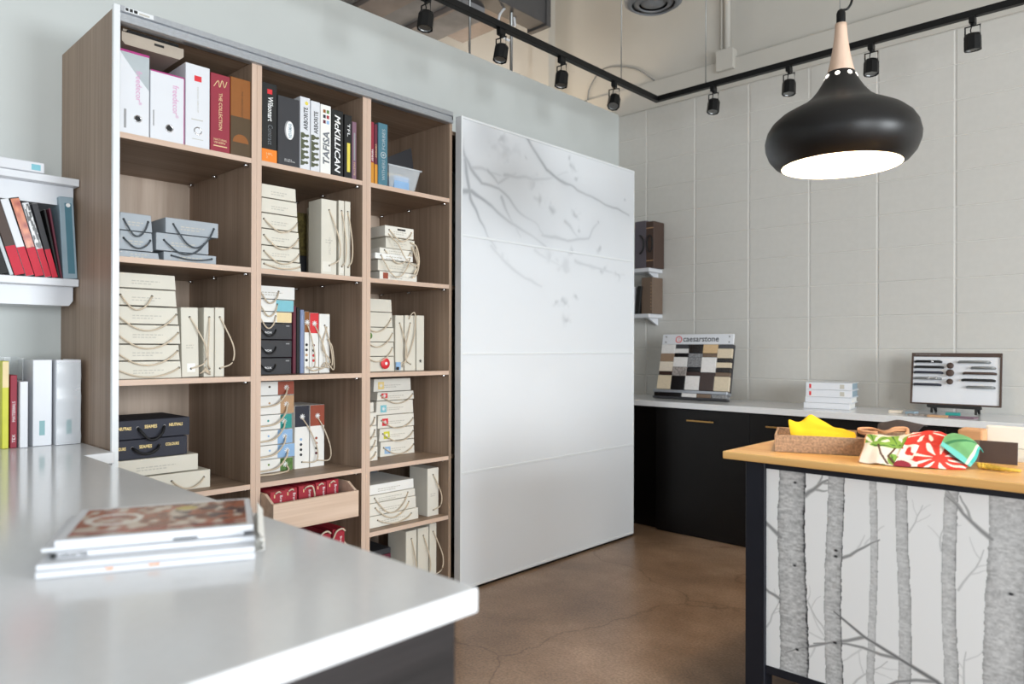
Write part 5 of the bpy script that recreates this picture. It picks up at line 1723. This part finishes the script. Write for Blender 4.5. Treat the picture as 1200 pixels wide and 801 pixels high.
part_box('face', (0.016, 0.122, 0, 0.008, 0, 0.074), 'darkbrown', t, 0.001)
part_box('edge', (0.0, 0.016, 0, 0.010, 0, 0.074), 'midbrown', t, 0.001)
bm = bmesh.new()
for q in range(9):
    a = q * 0.7
    tube(bm, curve_pts([(2.375 + 0.006 * q, 2.65, 0.926), (2.37 + 0.010 * q, 2.655 + 0.01 * math.sin(a), 0.937 - 0.001 * q), (2.38 + 0.012 * q, 2.66 + 0.012 * math.cos(a), 0.926)], 8), 0.0055, 5)
tag(obj('tassel', bm, 'gold_tassel', None, True, kind='stuff'), 'tangled gold tassel cord on the island beside red fabric', 'tassel')

# ================================================================== TRACK LIGHTING
TZ = 3.05
rl = thing('light_track', 'black L-shaped lighting track hanging on thin cables', 'track light rail')
part_box('rail', (0.105, 0.141, 0.2, 4.395, TZ - 0.018, TZ + 0.018), 'black', rl, 0.002)
part_box('rail', (0.141, 4.6, 4.36, 4.395, TZ - 0.018, TZ + 0.018), 'black', rl, 0.002)
for x, y in ((0.123, 3.94), (0.123, 1.6), (0.50, 4.378), (3.2, 4.378)):
    bm = bmesh.new()
    tube(bm, [(x, y, TZ + 0.018), (x, y, 4.6)], 0.0035, 6)
    obj('cable', bm, 'steel', rl, True)


def track_light(x, y, yaw, tilt_, label):
    t = thing('track_light', label, 'spotlight', (x, y, TZ - 0.018), (0, 0, R(yaw)), 'black track spotlights')
    part_box('adapter', (-0.024, 0.024, -0.014, 0.014, -0.034, 0.0), 'black', t, 0.002)
    part_box('clip', (0.014, 0.026, -0.011, 0.011, -0.022, -0.006), 'steel', t)
    bm = bmesh.new()
    tube(bm, [(0, 0, -0.034), (0, 0, -0.046)], 0.008, 8)
    tube(bm, [(0, -0.034, -0.115), (0, -0.034, -0.046), (0, 0.034, -0.046), (0, 0.034, -0.115)], 0.0045, 6)
    obj('yoke', bm, 'black', t)
    hd_ = bpy.data.objects.new('head', None)
    bm = bmesh.new()
    lathe(bm, [(0.012, 0.040), (0.034, 0.034), (0.040, 0.020), (0.041, -0.050), (0.037, -0.050), (0.034, -0.040)], 8, (0, 0, 0), 'z', cap=False)
    lathe(bm, [(0.001, -0.038), (0.034, -0.038)], 8, (0, 0, 0), 'z', cap=False)
    bmesh.ops.transform(bm, matrix=Matrix.Translation((0, 0, -0.122)) @ Matrix.Rotation(R(tilt_), 4, 'Y') @ Matrix.Rotation(R(22.5), 4, 'Z'), verts=bm.verts)
    hd_ = obj('lamp_head', bm, 'black', t)
    bm = bmesh.new()
    lathe(bm, [(0.002, -0.042), (0.030, -0.042), (0.032, -0.046)], 12, (0, 0, 0), 'z', cap=False)
    bmesh.ops.transform(bm, matrix=Matrix.Translation((0, 0, -0.122)) @ Matrix.Rotation(R(tilt_), 4, 'Y'), verts=bm.verts)
    obj('lens', bm, 'steel', hd_)
    bm = bmesh.new()
    tube(bm, curve_pts([(0, 0.004, -0.046), (0.012, 0.012, -0.062), (-0.006, 0.006, -0.078), (0, 0.0, -0.09)], 9), 0.003, 5)
    obj('flex', bm, 'black', t)
    return t


for i, (y, yw, tl) in enumerate(((2.27, 90, 8), (2.80, 96, 12), (3.32, 92, 8), (3.86, 110, 28))):
    track_light(0.123, y, yw, tl, ('black spotlight nearest the camera on the left track run', 'black spotlight second along the left track run by the white cable loop',
                                   'black spotlight third along the left track run', 'black spotlight nearest the corner on the left track run')[i])
for i, (x, yw, tl) in enumerate(((0.557, 90, 12), (1.062, 92, 6), (1.535, 90, 5), (2.03, 90, -6))):
    track_light(x, 4.378, yw, tl, ('black spotlight nearest the corner on the right track run', 'black spotlight left of the pendant lamp', 'black spotlight just right of the pendant lamp neck',
                                        'black spotlight at the far right of the track')[i])

# suspension rods of the partition and a coiled white cable
for y, r, lb in ((3.33, 0.008, 'thin steel rod rising from the partition wall, left one'), (3.74, 0.012, 'thicker grey rod rising from the partition wall behind second spotlight')):
    bm = bmesh.new()
    tube(bm, [(-0.69, y, 3.255), (-0.69, y, 4.6)], r, 8)
    tag(obj('support_rod', bm, 'steel', None, True), lb, 'rod', 'rods above the partition')
bm = bmesh.new()
tube(bm, curve_pts([(-0.8, 3.687, 4.6), (-0.8, 3.737, 3.893), (-0.78, 3.756, 3.837), (-0.76, 3.808, 3.73), (-0.74, 3.83, 3.653), (-0.72, 3.793, 3.714), (-0.7, 3.733, 3.74), (-0.68, 3.66, 3.703), (-0.66, 3.585, 3.615), (-0.64, 3.566, 3.517), (-0.62, 3.599, 3.456), (-0.6, 3.63, 3.44)], 66), 0.009, 7)
tag(obj('white_cable', bm, 'white', None, True), 'loose white cable looping behind the second spotlight', 'cable')

# air diffuser
t = thing('air_diffuser', 'round grey ceiling air diffuser with stepped rings at the top edge', 'vent', (0.16, 4.27, 3.66))
bm = bmesh.new()
lathe(bm, [(0.20, 0.045), (0.198, 0.03), (0.15, 0.0), (0.148, 0.012)], 40, cap=False)
obj('outer_ring', bm, 'duct', t, True)
bm = bmesh.new()
lathe(bm, [(0.138, 0.022), (0.10, 0.0), (0.098, 0.012)], 36, cap=False)
obj('middle_ring', bm, 'duct', t, True)
bm = bmesh.new()
lathe(bm, [(0.088, 0.02), (0.05, 0.002), (0.001, 0.0)], 32, cap=False)
obj('inner_cone', bm, 'duct', t, True)
bm = bmesh.new()
lathe(bm, [(0.199, 0.045), (0.17, 0.07), (0.15, 0.10), (0.15, 0.96)], 36, cap=False)
obj('duct', bm, 'duct', t, True)
bm = bmesh.new()
lathe(bm, [(0.147, 0.03), (0.001, 0.03)], 30, cap=False)
obj('damper', bm, 'black', t)

# junction box, conduit and wire on the upper wall
t = thing('junction_box', 'beige electrical junction box with conduit on the upper wall', 'electrical box', (0.345, BY, 3.44))
part_box('box_body', (-0.065, 0.065, -0.05, 0.028, -0.075, 0.075), 'cream_wall', t, 0.003)
part_box('cover_plate', (-0.068, 0.068, -0.054, -0.05, -0.078, 0.078), 'cream_wall', t, 0.002)
for x, r, lb in ((-0.005, 0.022, 'conduit'), (-0.052, 0.007, 'thin_conduit')):
    bm = bmesh.new()
    tube(bm, [(x, 0.008, 0.075), (x, 0.008, 1.16)], r, 10)
    obj(lb, bm, 'cream_wall', t, True)
bm = bmesh.new()
lathe(bm, [(0.027, 0.0), (0.027, 0.05)], 12, (-0.005, 0.008, 0.46), 'z')
obj('coupling', bm, 'cream_wall', t, True)
bm = bmesh.new()
zt = NR * BH + 0.215 + 0.006
tube(bm, [(-1.1, BY + 0.018, zt), (0.28, BY + 0.018, zt)], 0.006, 6)
tube(bm, [(0.41, BY + 0.018, zt), (2.9, BY + 0.018, zt)], 0.006, 6)
tube(bm, curve_pts([(-0.98, BY + 0.02, zt), (-0.95, BY + 0.02, zt + 0.12), (-0.80, BY + 0.02, zt + 0.24), (-0.5, BY + 0.02, zt + 0.16), (-0.30, BY + 0.02, zt + 0.01)], 16), 0.005, 6)
tag(obj('wire', bm, 'steel', None, True), 'thin grey wire running along the ledge above the block wall', 'wire')

# ================================================================== PENDANT LAMP
PX, PY, PZ = 1.899, 2.81, 1.985
pl = thing('pendant_lamp', 'black bell-shaped pendant lamp with pale wooden neck over the island', 'lamp', (PX, PY, PZ))
prof = [(0.209, 0.0), (0.232, 0.012), (0.255, 0.040), (0.268, 0.075), (0.270, 0.10), (0.262, 0.135), (0.245, 0.163), (0.215, 0.190), (0.175, 0.212), (0.138, 0.231), (0.108, 0.254), (0.084, 0.283), (0.066, 0.312), (0.053, 0.338), (0.047, 0.352)]
bm = bmesh.new()
lathe(bm, prof, 56, cap=False)
obj('shade', bm, 'black_soft', pl, True)
bm = bmesh.new()
lathe(bm, [(0.209, 0.0)] + [(r - 0.005, z + 0.001) for r, z in prof[1:]] + [(0.001, 0.351)], 48, cap=False)
obj('shade_lining', bm, 'lining', pl, True)
bm = bmesh.new()
lathe(bm, [(0.047, 0.352), (0.046, 0.358), (0.038, 0.392), (0.031, 0.43), (0.024, 0.48), (0.021, 0.515), (0.0205, 0.535)], 28)
obj('neck', bm, 'neck_wood', pl, True)
bm = bmesh.new()
lathe(bm, [(0.015, 0.533), (0.016, 0.54), (0.016, 0.575), (0.012, 0.585), (0.006, 0.590)], 20)
obj('cap', bm, 'black', pl, True)
bm = bmesh.new()
tube(bm, [(-0.004, 0, 0.588), (-0.004, 0, 4.6 - PZ)], 0.0015, 5)
obj('steel_wire', bm, 'steel', pl)
bm = bmesh.new()
tube(bm, curve_pts([(0.004, 0, 0.585), (0.022, 0.012, 0.592), (0.034, 0.02, 0.63), (0.028, 0.016, 0.72), (0.02, 0.012, 0.80), (0.01, 0.006, 1.4), (0.004, 0, 4.6 - PZ)], 40), 0.0045, 7)
obj('power_cord', bm, 'black', pl, True)
for k in range(8):
    a = k * math.pi / 4 + R(-38)
    bm = bmesh.new()
    lathe(bm, [(0.0085, -0.001), (0.0085, 0.0012)], 12, axis='x')
    bmesh.ops.transform(bm, matrix=Matrix.Rotation(a, 4, 'Z') @ Matrix.Translation((0.0555, 0, 0.3345)) @ Matrix.Rotation(R(-26), 4, 'Y'), verts=bm.verts)
    obj('vent_glow_disc', bm, 'hole', pl)  # flat glowing disc in place of an open hole
bm = bmesh.new()
lathe(bm, [(0.014, 0.30), (0.016, 0.25), (0.04, 0.21), (0.052, 0.17), (0.048, 0.135), (0.028, 0.115), (0.001, 0.110)], 24, cap=False)
obj('bulb', bm, 'bulb', pl, True)
point('pendant_bulb_light', (PX, PY, PZ + 0.09), 20, (1.0, 0.80, 0.56), 0.05)
